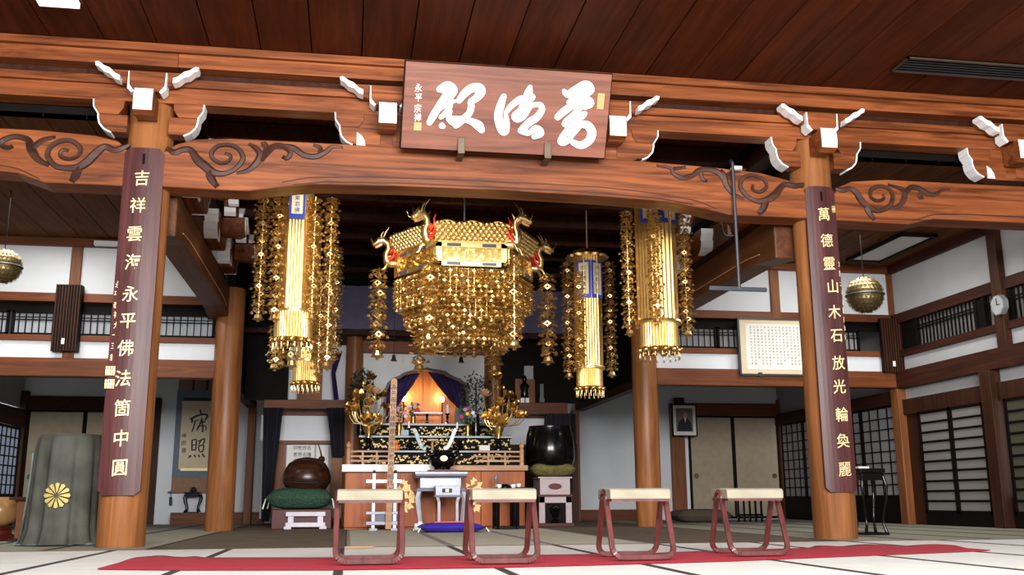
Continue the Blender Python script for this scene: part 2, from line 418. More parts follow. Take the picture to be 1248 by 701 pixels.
# side walls of the front hall and outer shell
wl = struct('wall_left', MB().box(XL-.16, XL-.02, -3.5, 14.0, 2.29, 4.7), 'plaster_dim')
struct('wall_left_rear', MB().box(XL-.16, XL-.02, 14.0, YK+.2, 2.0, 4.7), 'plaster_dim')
wb = struct('wall_back', MB().box(XL-.2, XR+.2, YK, YK+.12, -.1, 4.9), 'plaster')
# --- recess back wall features: baseboard
for i, (a, b_) in enumerate(((-3.05, -1.45), (3.75, 5.62))):
    struct('baseboard_back_%d' % (i+1), MB().box(a, b_, YK-.05, YK, 0, .2), 'lintel_wood')
# trims along the inner row (YB): upper wall between aisles
def upper_wall(xa, xb, posts, nm, skip=()):
    # ceiling trim, plaster, rail, barred window, rail, plaster strip, big nageshi beam
    struct('trim_'+nm, MB().box(xa, xb, YB-.06, YB+.1, 3.84, 3.99), 'lintel_wood', bevel=.006)
    w_ = struct('wall_'+nm+'_upper', MB().box(xa, xb, YB+.02, YB+.1, 3.17, 3.84), 'plaster')
    struct('wall_'+nm+'_lower', MB().box(xa, xb, YB+.02, YB+.1, 2.28, 2.53), 'plaster')
    struct('trim_'+nm+'_rail_top', MB().box(xa, xb, YB-.03, YB+.1, 3.06, 3.18), 'lintel_wood', bevel=.004)
    struct('trim_'+nm+'_rail_bottom', MB().box(xa, xb, YB-.03, YB+.1, 2.52, 2.60), 'lintel_wood', bevel=.004)
    struct('trim_'+nm+'_beam', MB().box(xa, xb, YB-.1, YB+.1, 2.03, 2.28), 'lintel_wood', bevel=.01)
    for p in posts:
        struct('trim_'+nm+'_post', MB().box(p-.07, p+.07, YB-.035, YB+.1, 2.28, 3.84), 'post_wood', bevel=.006)
NL = ('left_aisle', 'right_aisle')
pL = at(93, 325, YB).x; pR = at(944, 360, YB).x
upper_wall(XL, -1.85, [pL], NL[0]); upper_wall(4.44, XR, [pR], NL[1])
def barred_window(idx, xa, xb, z0, z1, Y, paper='shoji_paper', ztop=None):
    wd = struct('window_%d' % idx, MB().box(xa, xb, Y+.05, Y+.06, z0, z1), paper)
    fr = MB().box(xa, xa+.03, Y-.0, Y+.05, z0, z1).box(xb-.03, xb, Y, Y+.05, z0, z1).box(xa, xb, Y, Y+.05, z0, z0+.03).box(xa, xb, Y, Y+.05, z1-.03, z1)
    fr.box(xa, xb, Y+.02, Y+.04, z0+(z1-z0)*.62, z0+(z1-z0)*.66).box(xa, xb, Y+.02, Y+.04, z0+(z1-z0)*.74, z0+(z1-z0)*.77)
    part('frame', fr, 'dark_frame', wd)
    n = int((xb-xa)/.085); me = None
    for i in range(1, n):
        xx = xa+(xb-xa)*i/n
        if me is None: me = mesh_of('bar', MB().box(-.006, .006, Y+.012, Y+.03, z0, z1), 'dark_frame')
        copymesh('bar', me, wd, (xx, 0, 0))
    return wd
wi = 1
for xa, xb in ((XL+.3, pL-.8), (pL-.76, pL-.07), (pL+.07, -3.1), (-3.0, -1.9)):
    barred_window(wi, xa, xb, 2.60, 2.93, YB+.0); wi += 1
for xa, xb in ((4.5, pR-.07-.9), (pR-.95, pR-.07), (pR+.07, 7.75)):
    barred_window(wi, xa, xb, 2.60, 2.93, YB+.0, 'shoji_paper_dim'); wi += 1
struct('trim_left_aisle_shade', MB().box(XL, -1.85, YB+.06, YB+.1, 2.93, 3.06), 'dark_frame')
struct('trim_right_aisle_shade', MB().box(4.44, XR, YB+.06, YB+.1, 2.93, 3.06), 'dark_frame')
struct('wall_outer_left', MB().box(XL, -1.85, YB+.6, YB+.62, 2.3, 3.9), 'plaster')
# --- recesses behind the beam: lintel, fusuma, white transom
def recess(xa, xb, nm, z_lint=(1.52, 1.78)):
    struct('trim_'+nm+'_lintel', MB().box(xa, xb, YK-.12, YK, *z_lint), 'lintel_wood' if nm == 'recess_right' else 'lintel_wood_y', bevel=.006)
zl0, zl1 = at(100, 499, YK-.1).z, at(100, 481, YK-.1).z
zr0, zr1 = at(900, 508, YK-.1).z, at(900, 494, YK-.1).z
fxl0, fxl1 = at(31, 560, YK).x, at(184, 560, YK).x
fxr0, fxr1 = at(839, 560, YK).x, at(948, 560, YK).x
zl0 = zr0 = (zl0+zr0)/2; zl1 = zr1 = (zl1+zr1)/2
recess(fxl0-.2, fxl1, 'recess_left'); recess(fxr0-.05, XR, 'recess_right')
def fix_lintel(nm): pass
for o in list(COL.objects):
    if o.name.startswith('trim_recess'):
        me = o.data
        for v in me.vertices: v.co.z = zl0 if v.co.z < 1.6 else zl1
di = 1
def fusuma(xa, xb, z1, handle_side):
    global di
    d = struct('door_%d' % di, MB().box(xa+.02, xb-.02, YK-.07, YK-.04, .05, z1-.02), 'fusuma_paper'); di += 1
    f = MB().box(xa, xa+.035, YK-.085, YK-.03, .02, z1).box(xb-.035, xb, YK-.085, YK-.03, .02, z1).box(xa, xb, YK-.085, YK-.03, z1-.035, z1).box(xa, xb, YK-.085, YK-.03, .02, .06)
    part('frame', f, 'dark_frame', d)
    hx = xa+.12 if handle_side < 0 else xb-.12
    part('pull', MB().cyl((hx, YK-.085, .82), (hx, YK-.07, .82), .05, n=16), 'bronze', d, smooth=40)
    return d
mid = at(101, 560, YK).x
fusuma(fxl0, mid, zl0, -1); fusuma(mid, fxl1, zl0, 1)
mid = at(893, 560, YK).x
fusuma(fxr0, mid, zr0, -1); fusuma(mid, fxr1, zr0, 1)
pw = at(190, 560, YK).x
struct('trim_recess_post_left', MB().box(fxl1, fxl1+.12, YK-.1, YK, 0, 2.2), 'dark_post')
struct('trim_recess_post_right', MB().box(fxr0-.36, fxr0-.1, YK-.14, YK, 0, 2.2), 'post_wood', bevel=.01)
struct('trim_recess_corner', MB().box(fxl0-.22, fxl0-.02, YK-.16, YK, 0, 2.3), 'dark_post')
struct('trim_recess_corner_right', MB().box(fxr1+.02, fxr1+.16, YK-.14, YK, 0, 2.3), 'post_wood')
# --- side-wall shoji (planes X = const)
def shoji_side(X, sgn, ya, yb, z0, z1, cols, rows, paper, frame='dark_frame', wood_base=0.0, bw=.012):
    """door standing in plane X; sgn = +1 if the room lies on the -X side"""
    global di
    s = -sgn
    d = struct('door_%d' % di, MB().box(X+s*.02, X+s*.03, ya+.01, yb-.01, z0, z1), paper); di += 1
    fr = MB()
    for y in (ya, yb-.04): fr.box(X+s*.015, X+s*.055, y, y+.04, z0-.03, z1+.03)
    for z in (z0-.03, z1-.01): fr.box(X+s*.015, X+s*.055, ya, yb, z, z+.04)
    if wood_base: fr.box(X+s*.02, X+s*.05, ya, yb, z0-wood_base, z0)
    part('frame', fr, frame, d)
    mv = mh = None
    for i in range(1, cols):
        y = ya+(yb-ya)*i/cols
        if mv is None: mv = mesh_of('bar', MB().box(X+s*.03, X+s*.046, -bw/2, bw/2, z0, z1), frame)
        copymesh('bar', mv, d, (0, y, 0))
    for i in range(1, rows):
        z = z0+(z1-z0)*i/rows
        if mh is None: mh = mesh_of('slat', MB().box(X+s*.03, X+s*.05, ya, yb, -bw/2, bw/2), frame)
        copymesh('slat', mh, d, (0, 0, z))
    return d
# right recess side wall: grid shoji, Y 14 .. 18.5
zt = ax(1090, 482, XR).z
ys = [14.12, 15.2, 16.3, 17.35, 18.3]
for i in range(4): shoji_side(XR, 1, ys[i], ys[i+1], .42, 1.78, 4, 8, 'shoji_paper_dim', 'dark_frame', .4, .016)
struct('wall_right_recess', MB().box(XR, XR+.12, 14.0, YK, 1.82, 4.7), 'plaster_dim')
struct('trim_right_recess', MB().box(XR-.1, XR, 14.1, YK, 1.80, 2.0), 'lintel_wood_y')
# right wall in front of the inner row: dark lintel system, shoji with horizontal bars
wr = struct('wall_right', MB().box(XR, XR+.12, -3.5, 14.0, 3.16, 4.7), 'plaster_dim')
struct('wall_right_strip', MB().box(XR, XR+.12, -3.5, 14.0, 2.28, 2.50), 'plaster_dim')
struct('trim_right_ceiling', MB().box(XR-.08, XR+.1, 9.5, 14.0, 3.83, 4.0), 'lintel_wood_y')
struct('trim_right_rail_top', MB().box(XR-.06, XR+.1, 3, 14.0, 3.02, 3.17), 'lintel_wood_y')
struct('trim_right_rail_bottom', MB().box(XR-.06, XR+.1, 3, 14.0, 2.50, 2.60), 'lintel_wood_y')
struct('trim_right_beam', MB().box(XR-.12, XR+.1, 3, 14.0, 2.02, 2.28), 'lintel_wood_y')
struct('trim_right_beam_lower', MB().box(XR-.05, XR+.1, 3, 14.0, 1.62, 1.85), 'dark_post')
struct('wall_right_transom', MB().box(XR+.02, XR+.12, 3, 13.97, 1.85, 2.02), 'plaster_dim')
struct('leak_block_right', MB().box(XR+.04, XR+.12, -3.5, YK, -.12, .4), 'dark_frame')  # added block behind the doors, stops outside brightness leaking in at floor level
struct('leak_block_left', MB().box(XL-.12, XL-.05, -3.5, YK, -.12, .4), 'dark_frame')  # same added leak block on the left side
struct('wall_right_outer', MB().box(XR+.5, XR+.55, 9, YK, 2.3, 3.4), 'plaster_dim')
def window_side(idx, ya, yb, z0, z1):
    wd = struct('window_%d' % idx, MB().box(XR+.04, XR+.05, ya, yb, z0, z1), 'shoji_paper_dim')
    fr = MB().box(XR-.03, XR+.04, ya, ya+.05, z0, z1).box(XR-.03, XR+.04, yb-.05, yb, z0, z1)
    zz = z0+(z1-z0)*.62
    fr.box(XR-.0, XR+.02, ya, yb, zz, zz+.015).box(XR-.0, XR+.02, ya, yb, zz+.045, zz+.06)
    part('frame', fr, 'dark_frame', wd)
    me = mesh_of('bar', MB().box(XR, XR+.02, -.01, .01, z0, z1), 'dark_frame'); n = int((yb-ya)/.085)
    for i in range(1, n): copymesh('bar', me, wd, (0, ya+(yb-ya)*i/n, 0))
yp = ax(1219, 330, XR).y                       # post with the clock
yq = ax(1190, 400, XR).y
window_side(wi, yp+.55, 13.45, 2.60, 3.02); wi += 1
window_side(wi, yp+.12, yp+.42, 2.60, 3.02); wi += 1
window_side(wi, 9.6, yp-.12, 2.60, 3.02); wi += 1
struct('trim_right_infill', MB().box(XR-.01, XR+.1, 13.45, 14.0, 2.6, 3.02), 'dark_frame')
struct('trim_right_infill_b', MB().box(XR-.01, XR+.1, yp+.42, yp+.55, 2.6, 3.02), 'dark_frame')
struct('trim_right_post', MB().box(XR-.1, XR+.1, yp-.09, yp+.09, 2.1, 3.95), 'dark_post', bevel=.008)
# posts and doors below
ypost = 14.02
struct('trim_corner_post_right', MB().box(XR-.12, XR+.08, YB-.1, YB+.1, 0, 2.03), 'post_wood', bevel=.01)
struct('trim_corner_post_upper', MB().box(XR-.08, XR+.02, YB-.03, YB+.08, 2.28, 3.84), 'post_wood')
ya, yb = ax(1207, 550, XR).y, ax(1126, 550, XR).y; ym = ax(1165, 550, XR).y
struct('trim_right_dark_panel', MB().box(XR, XR+.08, yb, 13.9, 0, 1.62), 'dark_post')
z0, z1 = .20, 1.6
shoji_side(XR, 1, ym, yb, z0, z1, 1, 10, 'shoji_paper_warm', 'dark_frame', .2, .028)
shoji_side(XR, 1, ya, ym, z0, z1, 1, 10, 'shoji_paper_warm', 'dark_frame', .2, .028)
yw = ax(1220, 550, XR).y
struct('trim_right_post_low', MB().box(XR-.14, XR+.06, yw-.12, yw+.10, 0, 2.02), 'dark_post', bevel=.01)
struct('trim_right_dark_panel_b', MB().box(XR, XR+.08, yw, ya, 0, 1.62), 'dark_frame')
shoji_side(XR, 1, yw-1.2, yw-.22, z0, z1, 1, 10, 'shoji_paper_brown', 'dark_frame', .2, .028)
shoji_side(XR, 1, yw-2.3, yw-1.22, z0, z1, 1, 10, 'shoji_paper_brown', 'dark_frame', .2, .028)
struct('wall_right_low', MB().box(XR, XR+.1, -3.5, yw-2.3, 0, 1.85), 'dark_post')
# left side wall: bright shoji in the recess
for y0, y1 in ((14.2, 15.6), (15.6, 16.95), (16.95, 18.3)):
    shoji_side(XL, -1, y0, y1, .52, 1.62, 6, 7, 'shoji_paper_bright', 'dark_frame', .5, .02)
struct('wall_left_low', MB().box(XL-.1, XL, -3.5, 14.1, 0, 2.3), 'dark_post')
struct('trim_left_recess', MB().box(XL, XL+.1, 14.1, YK, 1.66, 1.95), 'lintel_wood_y')
struct('trim_left_post', MB().box(XL, XL+.14, 14.0, 14.16, 0, 2.03), 'post_wood')
# sanctum side screens above the lintels, end posts
for i, (x0, x1, xp) in enumerate(((-1.78, -1.66, -1.7), (4.16, 4.28, 4.1))):
    s_ = ('left', 'right')[i]
    struct('trim_sanctum_lintel_'+s_, MB().box(x0-.02, x1+.02, YB+.1, 18.0, 2.0, 2.12), 'lintel_wood_y')
    struct('wall_sanctum_'+s_, MB().box(x0, x1, YB+.1, 18.0, 2.12, 4.4), 'dark_frame')
    struct('trim_sanctum_post_'+s_, MB().box(xp-.06, xp+.07, 17.8, 17.98, 0, 2.0), 'post_wood', bevel=.01)

# ================================================================= COLUMNS AND BEAMS
def column(x, y, r, z1, label):
    prof = [(r*.97, 0), (r, .02), (r, z1-.02), (r*.97, z1)]
    return solo('round_column', MB().lathe((x, y, 0), prof, 40), 'column_wood', label, 'column', loc=(x, y, 0), smooth=40)
column(-1.95, YC, .205, 4.32, 'thick round wooden front column on the left, beside the cloth-covered drum')
column(4.74, YC, .21, 4.32, 'thick round wooden column in front on the right, beside the black pedestal')
column(-1.69, YB, .19, 3.3, 'slimmer round wooden column farther back, in front of the hanging scroll')
column(4.28, YB, .185, 3.3, 'slimmer round wooden column farther back, left of the framed portrait')

# rainbow beams with carved scrolls
BY0, BY1 = 9.12, 9.42
def zt_(x): return 3.74
def beam(name, poly, label):
    o = thing(name, label, 'beam', (poly[0][0], BY0, poly[0][1]))
    part('timber', MB().prism(poly, BY0, BY1), 'beam_wood', o, bevel=.012)
    return o
ctr = [(-1.86, 3.24), (-1.0, 3.23), (-.72, 3.28), (-.4, 3.325), (.4, 3.345), (1.4, 3.35), (2.4, 3.335), (3.1, 3.31), (3.45, 3.26), (3.74, 3.20), (4.60, 3.20),
       (4.60, 3.42), (4.55, 3.52), (4.40, 3.60), (4.1, 3.665), (3.6, 3.70), (2.8, 3.73), (1.4, 3.745), (-.2, 3.745), (-1.2, 3.745), (-1.5, 3.72), (-1.68, 3.66), (-1.80, 3.57), (-1.86, 3.45)]
bC = beam('rainbow_beam', ctr, 'long arched beam across the middle, under the white-lettered name board')
lef = [(XL, 3.33), (-3.5, 3.33), (-3.05, 3.31), (-2.8, 3.225), (-2.04, 3.225), (-2.04, 3.45), (-2.1, 3.56), (-2.2, 3.66), (-2.4, 3.705), (-2.9, 3.73), (XL, 3.73)]
bL = beam('rainbow_beam', lef, 'arched carved beam leaving the frame on the left, above the left ball lantern')
rig = [(4.86, 3.19), (5.7, 3.18), (6.0, 3.25), (XR, 3.25), (XR, 3.66), (6.4, 3.66), (5.5, 3.66), (5.1, 3.62), (4.95, 3.55), (4.88, 3.45)]
bR = beam('rainbow_beam', rig, 'arched carved beam on the right, above the right ball lantern')
def carve(parent, lines, r=.036, lift=.0):
    """each line: list of (px,py,width factor) on the beam face"""
    for ln in lines:
        pts = []; rs = []
        for i in range(len(ln)-1):
            p0 = ln[max(i-1, 0)]; p1 = ln[i]; p2 = ln[i+1]; p3 = ln[min(i+2, len(ln)-1)]
            for k in range(5):
                t = k/5
                q = [.5*((2*p1[j])+(-p0[j]+p2[j])*t+(2*p0[j]-5*p1[j]+4*p2[j]-p3[j])*t*t+(-p0[j]+3*p1[j]-3*p2[j]+p3[j])*t**3) for j in range(3)]
                a = at(q[0], q[1], BY0); rr_ = max(.008, r*q[2]); pts.append((a.x, BY0+.35*rr_, a.z)); rs.append(rr_)
        a = at(ln[-1][0], ln[-1][1], BY0); pts.append((a.x, BY0, a.z)); rs.append(max(.007, r*ln[-1][2]))
        part('cloud_carving', MB().tube(pts, rs, 6), 'carve_wood', parent, smooth=50)
# centre beam, left end (pixel traced)
A = 1.0
carve(bC, [
 [(203, 180, .5), (212, 186, 1), (222, 183, 1), (232, 183, 1), (240, 194, 1.4), (250, 203, 1.5), (262, 211, 1.2), (276, 211, .9), (288, 205, .8), (296, 194, .9), (292, 183, .8), (280, 177, .8), (266, 178, .8), (258, 186, .8), (260, 194, .7), (270, 199, .7), (279, 196, .6), (281, 190, .6), (274, 187, .5)],
 [(255, 206, 1.2), (257, 217, 1.3), (265, 228, .8)],
 [(288, 211, .5), (302, 208, .8), (313, 198, 1.1), (317, 188, 1.1), (311, 180, .9), (303, 175, .5)],
 [(317, 196, .9), (325, 185, 1.2), (335, 178, 1), (347, 179, 1), (354, 186, .9), (350, 193, .8), (344, 191, .6)],
 [(345, 178, .8), (358, 181, 1.1), (370, 189, 1), (384, 191, 1), (396, 186, .9), (405, 179, .7), (418, 180, .4)],
 [(390, 188, .8), (390, 180, .7), (382, 177, .5)], [(324, 184, .8), (323, 176, .9), (318, 176, .6)]])
carve(bC, [
 [(980, 224, .5), (970, 227, 1), (958, 225, 1), (952, 228, 1.1), (945, 237, 1.4), (934, 244, 1.2), (921, 245, .9), (908, 237, .9), (902, 226, .9), (907, 216, .8), (918, 214, .8), (931, 219, .8), (934, 228, .7), (926, 234, .7), (917, 231, .6), (918, 225, .5)],
 [(934, 243, 1.2), (930, 254, 1.2), (924, 261, .8)],
 [(907, 243, .5), (893, 236, .8), (885, 225, 1.1), (882, 214, 1.1), (878, 207, .6)],
 [(884, 222, .8), (876, 211, 1.1), (864, 207, 1), (852, 208, 1), (844, 214, .9), (832, 217, .9), (821, 212, .8), (817, 205, .7), (800, 202, .4)],
 [(854, 209, .7), (856, 218, .8), (862, 221, .6)], [(884, 215, .8), (892, 211, .6), (903, 209, .4)], [(821, 206, .7), (836, 204, .5)]])
carve(bL, [
 [(158, 176, .5), (148, 181, 1), (139, 183, 1), (128, 179, 1.1), (118, 186, 1.4), (107, 197, 1.5), (95, 204, 1.3), (80, 205, 1), (67, 202, .9), (58, 190, .9), (62, 179, .9), (74, 172, .9), (88, 172, .8), (98, 181, .8), (95, 190, .7), (84, 194, .7), (74, 190, .7), (76, 183, .6), (84, 184, .5)],
 [(96, 203, 1.2), (92, 214, 1.3), (87, 222, .8)],
 [(60, 202, .6), (46, 194, 1), (38, 182, 1.3), (35, 172, 1), (28, 168, .9), (16, 167, .9), (4, 171, .9), (2, 177, .8), (10, 180, .8), (16, 178, .6)],
 [(40, 180, .9), (52, 171, .8), (68, 167, .5)]])
carve(bR, [
 [(1018, 230, .5), (1026, 232, 1), (1036, 230, 1), (1044, 236, 1.3), (1050, 245, 1.4), (1060, 254, 1.2), (1072, 257, .9), (1084, 251, .9), (1088, 241, .9), (1084, 231, .8), (1072, 227, .8), (1062, 231, .8), (1061, 240, .7), (1069, 245, .7), (1077, 242, .6), (1076, 237, .5)],
 [(1056, 253, 1.2), (1060, 261, 1.1), (1066, 268, .7)],
 [(1084, 254, .5), (1096, 251, .9), (1102, 241, 1.1), (1101, 232, 1), (1092, 228, .7), (1082, 225, .5)],
 [(1102, 236, .9), (1110, 229, 1), (1120, 230, 1), (1130, 236, .9), (1140, 237, .8), (1148, 232, .5), (1158, 231, .3)],
 [(1125, 233, .7), (1120, 240, .8), (1126, 241, .5)]])
# shallow grooves following the lower edge
def groove(parent, pts, r=.007):
    part('groove_line', MB().tube([(a, BY0-.001, b_) for a, b_ in pts], r, 4), 'carve_wood', parent)
groove(bC, [(-.70, 3.33), (-.45, 3.39), (.0, 3.42), (.8, 3.435), (1.6, 3.435), (2.4, 3.43), (3.0, 3.39), (3.4, 3.33), (3.6, 3.26)])
groove(bC, [(-.6, 3.31), (-.3, 3.355), (.4, 3.375), (1.4, 3.38), (2.4, 3.37), (3.0, 3.34), (3.35, 3.29)])
groove(bL, [(-2.85, 3.26), (-3.05, 3.35), (-3.3, 3.385), (-4.5, 3.39)])
groove(bR, [(5.75, 3.22), (6.0, 3.30), (6.3, 3.315), (XR, 3.315)])

# upper courses of timber, each piece its own thing
def course(x0, x1, y0, y1, z0, z1, label, mat='beam_wood'):
    return solo('lintel_course', MB().box(x0, x1, y0, y1, z0, z1), mat, label, 'beam', loc=(x0, y0, z0), bevel=.006)
course(XL, XR, 8.98, 9.25, 4.525, 4.6, 'thin top moulding board directly under the front ceiling')
course(XL, -1.70, 9.02, 9.25, 4.385, 4.523, 'left shorter and darker length of the second timber course under the ceiling')
course(-1.698, XR, 9.02, 9.25, 4.385, 4.523, 'long timber course just below the top moulding, running behind the name board')
course(XL, XR, 9.16, 9.3, 4.305, 4.383, 'recessed strip with painted-in shadow between the timber courses', 'lintel_wood_y')  # recess shadow put into the colour by a darker wood
course(XL, XR, 9.10, 9.32, 4.225, 4.303, 'narrow timber course under the strip of painted-in shadow')
course(XL, XR, 9.13, 9.34, 4.065, 4.223, 'lowest broad lintel that rests on the bracket arms')

# bracket sets -----------------------------------------------------------
def strip(mb, pts, d0, d1, t=.012):
    """thin white cap following an end profile"""
    n = len(pts)
    for i in range(n-1):
        (a0, b0), (a1, b1) = pts[i], pts[i+1]; dx, dz = a1-a0, b1-b0; l = math.hypot(dx, dz) or 1; nx, nz = dz/l*t, -dx/l*t
        mb.prism([(a0, b0), (a1, b1), (a1+nx, b1+nz), (a0+nx, b0+nz)], d0, d1)
def bracket(label, base):
    t = thing('bracket_set', label, 'bracket', (0, 0, 0), 'bracket sets along the lintel')
    # local: x=0 centre, y=0 front plane of the lintel, z=0 lintel underside (4.065)
    part('nose_beam', MB().prism([(0.0, .01), (-.26, .02), (-.27, -.19), (-.20, -.22), (0, -.2)], -.085, .085, lambda a, b, c: (c, a, b)), 'beam_wood', t, bevel=.004)
    part('white_end', MB().prism([(-.262, .022), (-.282, -.05), (-.284, -.12), (-.272, -.187)], -.083, .083, lambda a, b, c: (c, a, b)), 'white_paint', t)
    # big block on the nose
    part('bearing_block', MB().prism([(-.11, .04), (.11, .04), (.155, .10), (.16, .23), (-.16, .23), (-.155, .10)], -.16, -.025), 'beam_wood', t, bevel=.004)
    for s in (-1, 1):
        part('white_side', MB().prism([(s*.112, .038), (s*.157, .098), (s*.163, .23), (s*.172, .23), (s*.172, .06), (s*.13, .02)], -.158, -.02), 'white_paint', t)
    # boat arm with raised carved tips
    top = .262
    arm = [(-.14, .12), (.14, .12), (.26, .135), (.33, .19), (.37, .20), (.43, .25), (.44, top), (-.44, top), (-.43, .25), (-.37, .20), (-.33, .19), (-.26, .135)]
    part('upper_arm', MB().prism(arm, -.10, -.025), 'beam_wood', t, bevel=.003)
    for s in (-1, 1):
        pr = [(.235, .115), (.28, .13), (.325, .175), (.375, .19), (.42, .235), (.455, .25), (.46, .285), (.43, .29), (.375, .25), (.33, .235), (.28, .185), (.235, .165)]
        part('carved_tip', MB().prism([(s*a, b_) for a, b_ in pr], -.20, -.08), 'white_paint', t)
    # lower arm pair with blocks
    for s in (-1, 1):
        part('bearing_block', MB().prism([(s*.27, -.14), (s*.44, -.14), (s*.485, -.07), (s*.49, 0), (s*.22, 0), (s*.225, -.07)], .0, .16), 'beam_wood', t, bevel=.003)
        mb = MB()
        q = [(s*.492, 0), (s*.487, -.07), (s*.442, -.14)]; strip(mb, q if s < 0 else q, .0, .16, .012 if s < 0 else -.012)
        part('white_side', mb, 'white_paint', t)
        xi = .06 if base else .185
        ar = [(s*xi, -.14), (s*.44, -.14), (s*.44, -.17), (s*.425, -.23), (s*.38, -.28), (s*.32, -.31), (s*xi, -.31)]
        part('lower_arm', MB().prism(ar, .01, .17), 'beam_wood', t, bevel=.003)
        mb = MB(); q = [(s*.442, -.142), (s*.442, -.17), (s*.427, -.23), (s*.382, -.282), (s*.322, -.312)]; strip(mb, q, .01, .17, .014 if s < 0 else -.014)
        part('white_end', mb, 'white_paint', t)
    if base:
        part('centre_block', MB().prism([(-.2, -.34), (.2, -.34), (.28, -.31), (.28, 0), (-.28, 0), (-.28, -.31)], .02, .18), 'beam_wood', t)
        part('white_corner', MB().prism([(-.285, -.33), (-.2, -.33), (-.21, -.27), (-.24, -.22), (-.285, -.19)], .005, .02), 'white_paint', t)
    return t
bx_ = [(-1.95, 'bracket set with white ends on top of the left front column'), (4.74, 'bracket set with white ends on top of the right front column')]
b0 = bracket(bx_[0][1], False); b0.location = (-1.95, 9.12, 4.065)
dup(b0, (4.74, 9.12, 4.065), label=bx_[1][1])
b1 = bracket('bracket set with white ends at the left edge of the name board', True); b1.location = (.27, 9.12, 4.065)
for x, l in ((2.52, 'bracket set with white ends at the right edge of the name board'), (6.97, 'bracket set with white ends at the right edge of the photo')):
    dup(b1, (x, 9.12, 4.065), label=l)
# the same sets on the depth beams, turned toward the middle bay
for x, y, z, rz, l in ((-1.62, 10.55, 3.80, R(90), 'white-tipped bracket set seen past the left front column, on the depth beam'),
                    (-1.62, 12.2, 3.80, R(90), 'shadowed white-tipped bracket set on the left depth beam, in its middle'),
                    (-1.62, 13.5, 3.80, R(90), 'shadowed white-tipped bracket set above the left inner column'),
                    (4.40, 10.55, 3.80, R(-90), 'white-tipped bracket set on the right depth beam, left of the right front column'),
                    (4.40, 12.2, 3.80, R(-90), 'shadowed white-tipped bracket set in the middle of the right depth beam'),
                    (4.40, 13.5, 3.80, R(-90), 'shadowed white-tipped bracket set above the right inner column')):
    dup(b1, (x, y, z), rz, label=l)
# depth beams joining front and inner columns
for x, l in ((-1.84, 'dark tie beam running back from the left front column to the left inner column'), (4.52, 'dark tie beam running back from the right front column to the right inner column')):
    t = thing('tie_beam', l, 'beam', (x, 9.5, 2.9))
    part('timber', MB().prism([(9.5, 2.86), (10.1, 2.93), (13.3, 2.93), (14.0, 2.86), (14.0, 3.30), (9.5, 3.32)], x-.14, x+.14, lambda a, b, c: (c, a, b)), 'beam_wood_y', t, bevel=.02)
    mb = MB()
    for s in (-1, 1): mb.tube([(x+s*.141, 9.9, 3.0), (x+s*.141, 10.3, 3.03), (x+s*.141, 13.2, 3.03), (x+s*.141, 13.6, 2.98)], .008, 4)
    part('groove_line', mb, 'pale_wood', t)
    solo('tie_plate', MB().box(x-.06, x+.06, 9.5, 14.0, 3.355, 3.455), 'lintel_wood_y', 'thin dark rail above the %s tie beam' % ('left' if x < 0 else 'right'), 'beam', loc=(x, 9.5, 3.5))
for x in (-1.84, 4.52):
    solo('purlin', MB().box(x-.1, x+.1, 9.42, 15.9, 4.065, 4.22), 'lintel_wood_y', 'dark purlin over the brackets on the %s side of the middle bay' % ('left' if x < 0 else 'right'), 'beam', loc=(x, 9.42, 4.07))

# ================================================================= NAME BOARD
BL, BR_, TL, TR = at(488, 180, 8.93), at(737, 193, 8.93), at(495, 73, 8.62), at(746, 92, 8.62)
_u = (BR_-BL).normalized(); _v = (((TL-BL)+(TR-BR_))/2); bh = _v.length; _v.normalize(); _n = _u.cross(_v).normalized()
bw_ = ((BR_-BL).length+(TR-TL).length)/2; O_ = (BL+BR_)/2-_u*bw_/2
plq = thing('name_board', 'big brown board with three white brush characters hanging under the ceiling', 'signboard', O_)
def fb(a, b, c): return O_+_u*a+_v*b+_n*c
part('board', MB().prism([(0, 0), (bw_, 0), (bw_, bh), (0, bh)], 0, -.05, fb), 'plaque_wood', plq, bevel=.006)
part('rim', MB().prism([(-.012, -.012), (bw_+.012, -.012), (bw_+.012, bh+.012), (-.012, bh+.012)], -.03, -.055, fb), 'dark_frame', plq)
_G = [(488, 180), (737, 193), (495, 73)]
def pl_map(x, y):      # pixel -> board plane
    r = ray(x, y); t = (O_-C0).dot(_n)/r.dot(_n); return C0+r*t
den = [[(535, 109, 3.5), (545, 107, 7), (552, 110, 5), (549, 117, 4)], [(544, 116, 4), (536, 128, 4), (528, 141, 4), (523, 150, 3.2)],
       [(549, 118, 2.5), (548, 130, 3), (543, 138, 3), (537, 143, 2.5)], [(536, 133, 2), (546, 127, 2.2), (554, 123, 2)], [(549, 135, 2), (547, 145, 3), (553, 151, 2.5)], [(538, 153, 3.4), (540, 154, 3)],
       [(559, 123, 3.2), (566, 114, 4.2), (574, 108, 4.6), (583, 107, 5), (586, 112, 5), (580, 120, 4), (574, 124, 3.5), (574, 131, 3.6), (571, 139, 3.5), (561, 148, 4), (555, 153, 3.5)],
       [(551, 144, 2.5), (562, 145, 3), (574, 148, 3.5), (583, 153, 5), (587, 159, 3.5)]]
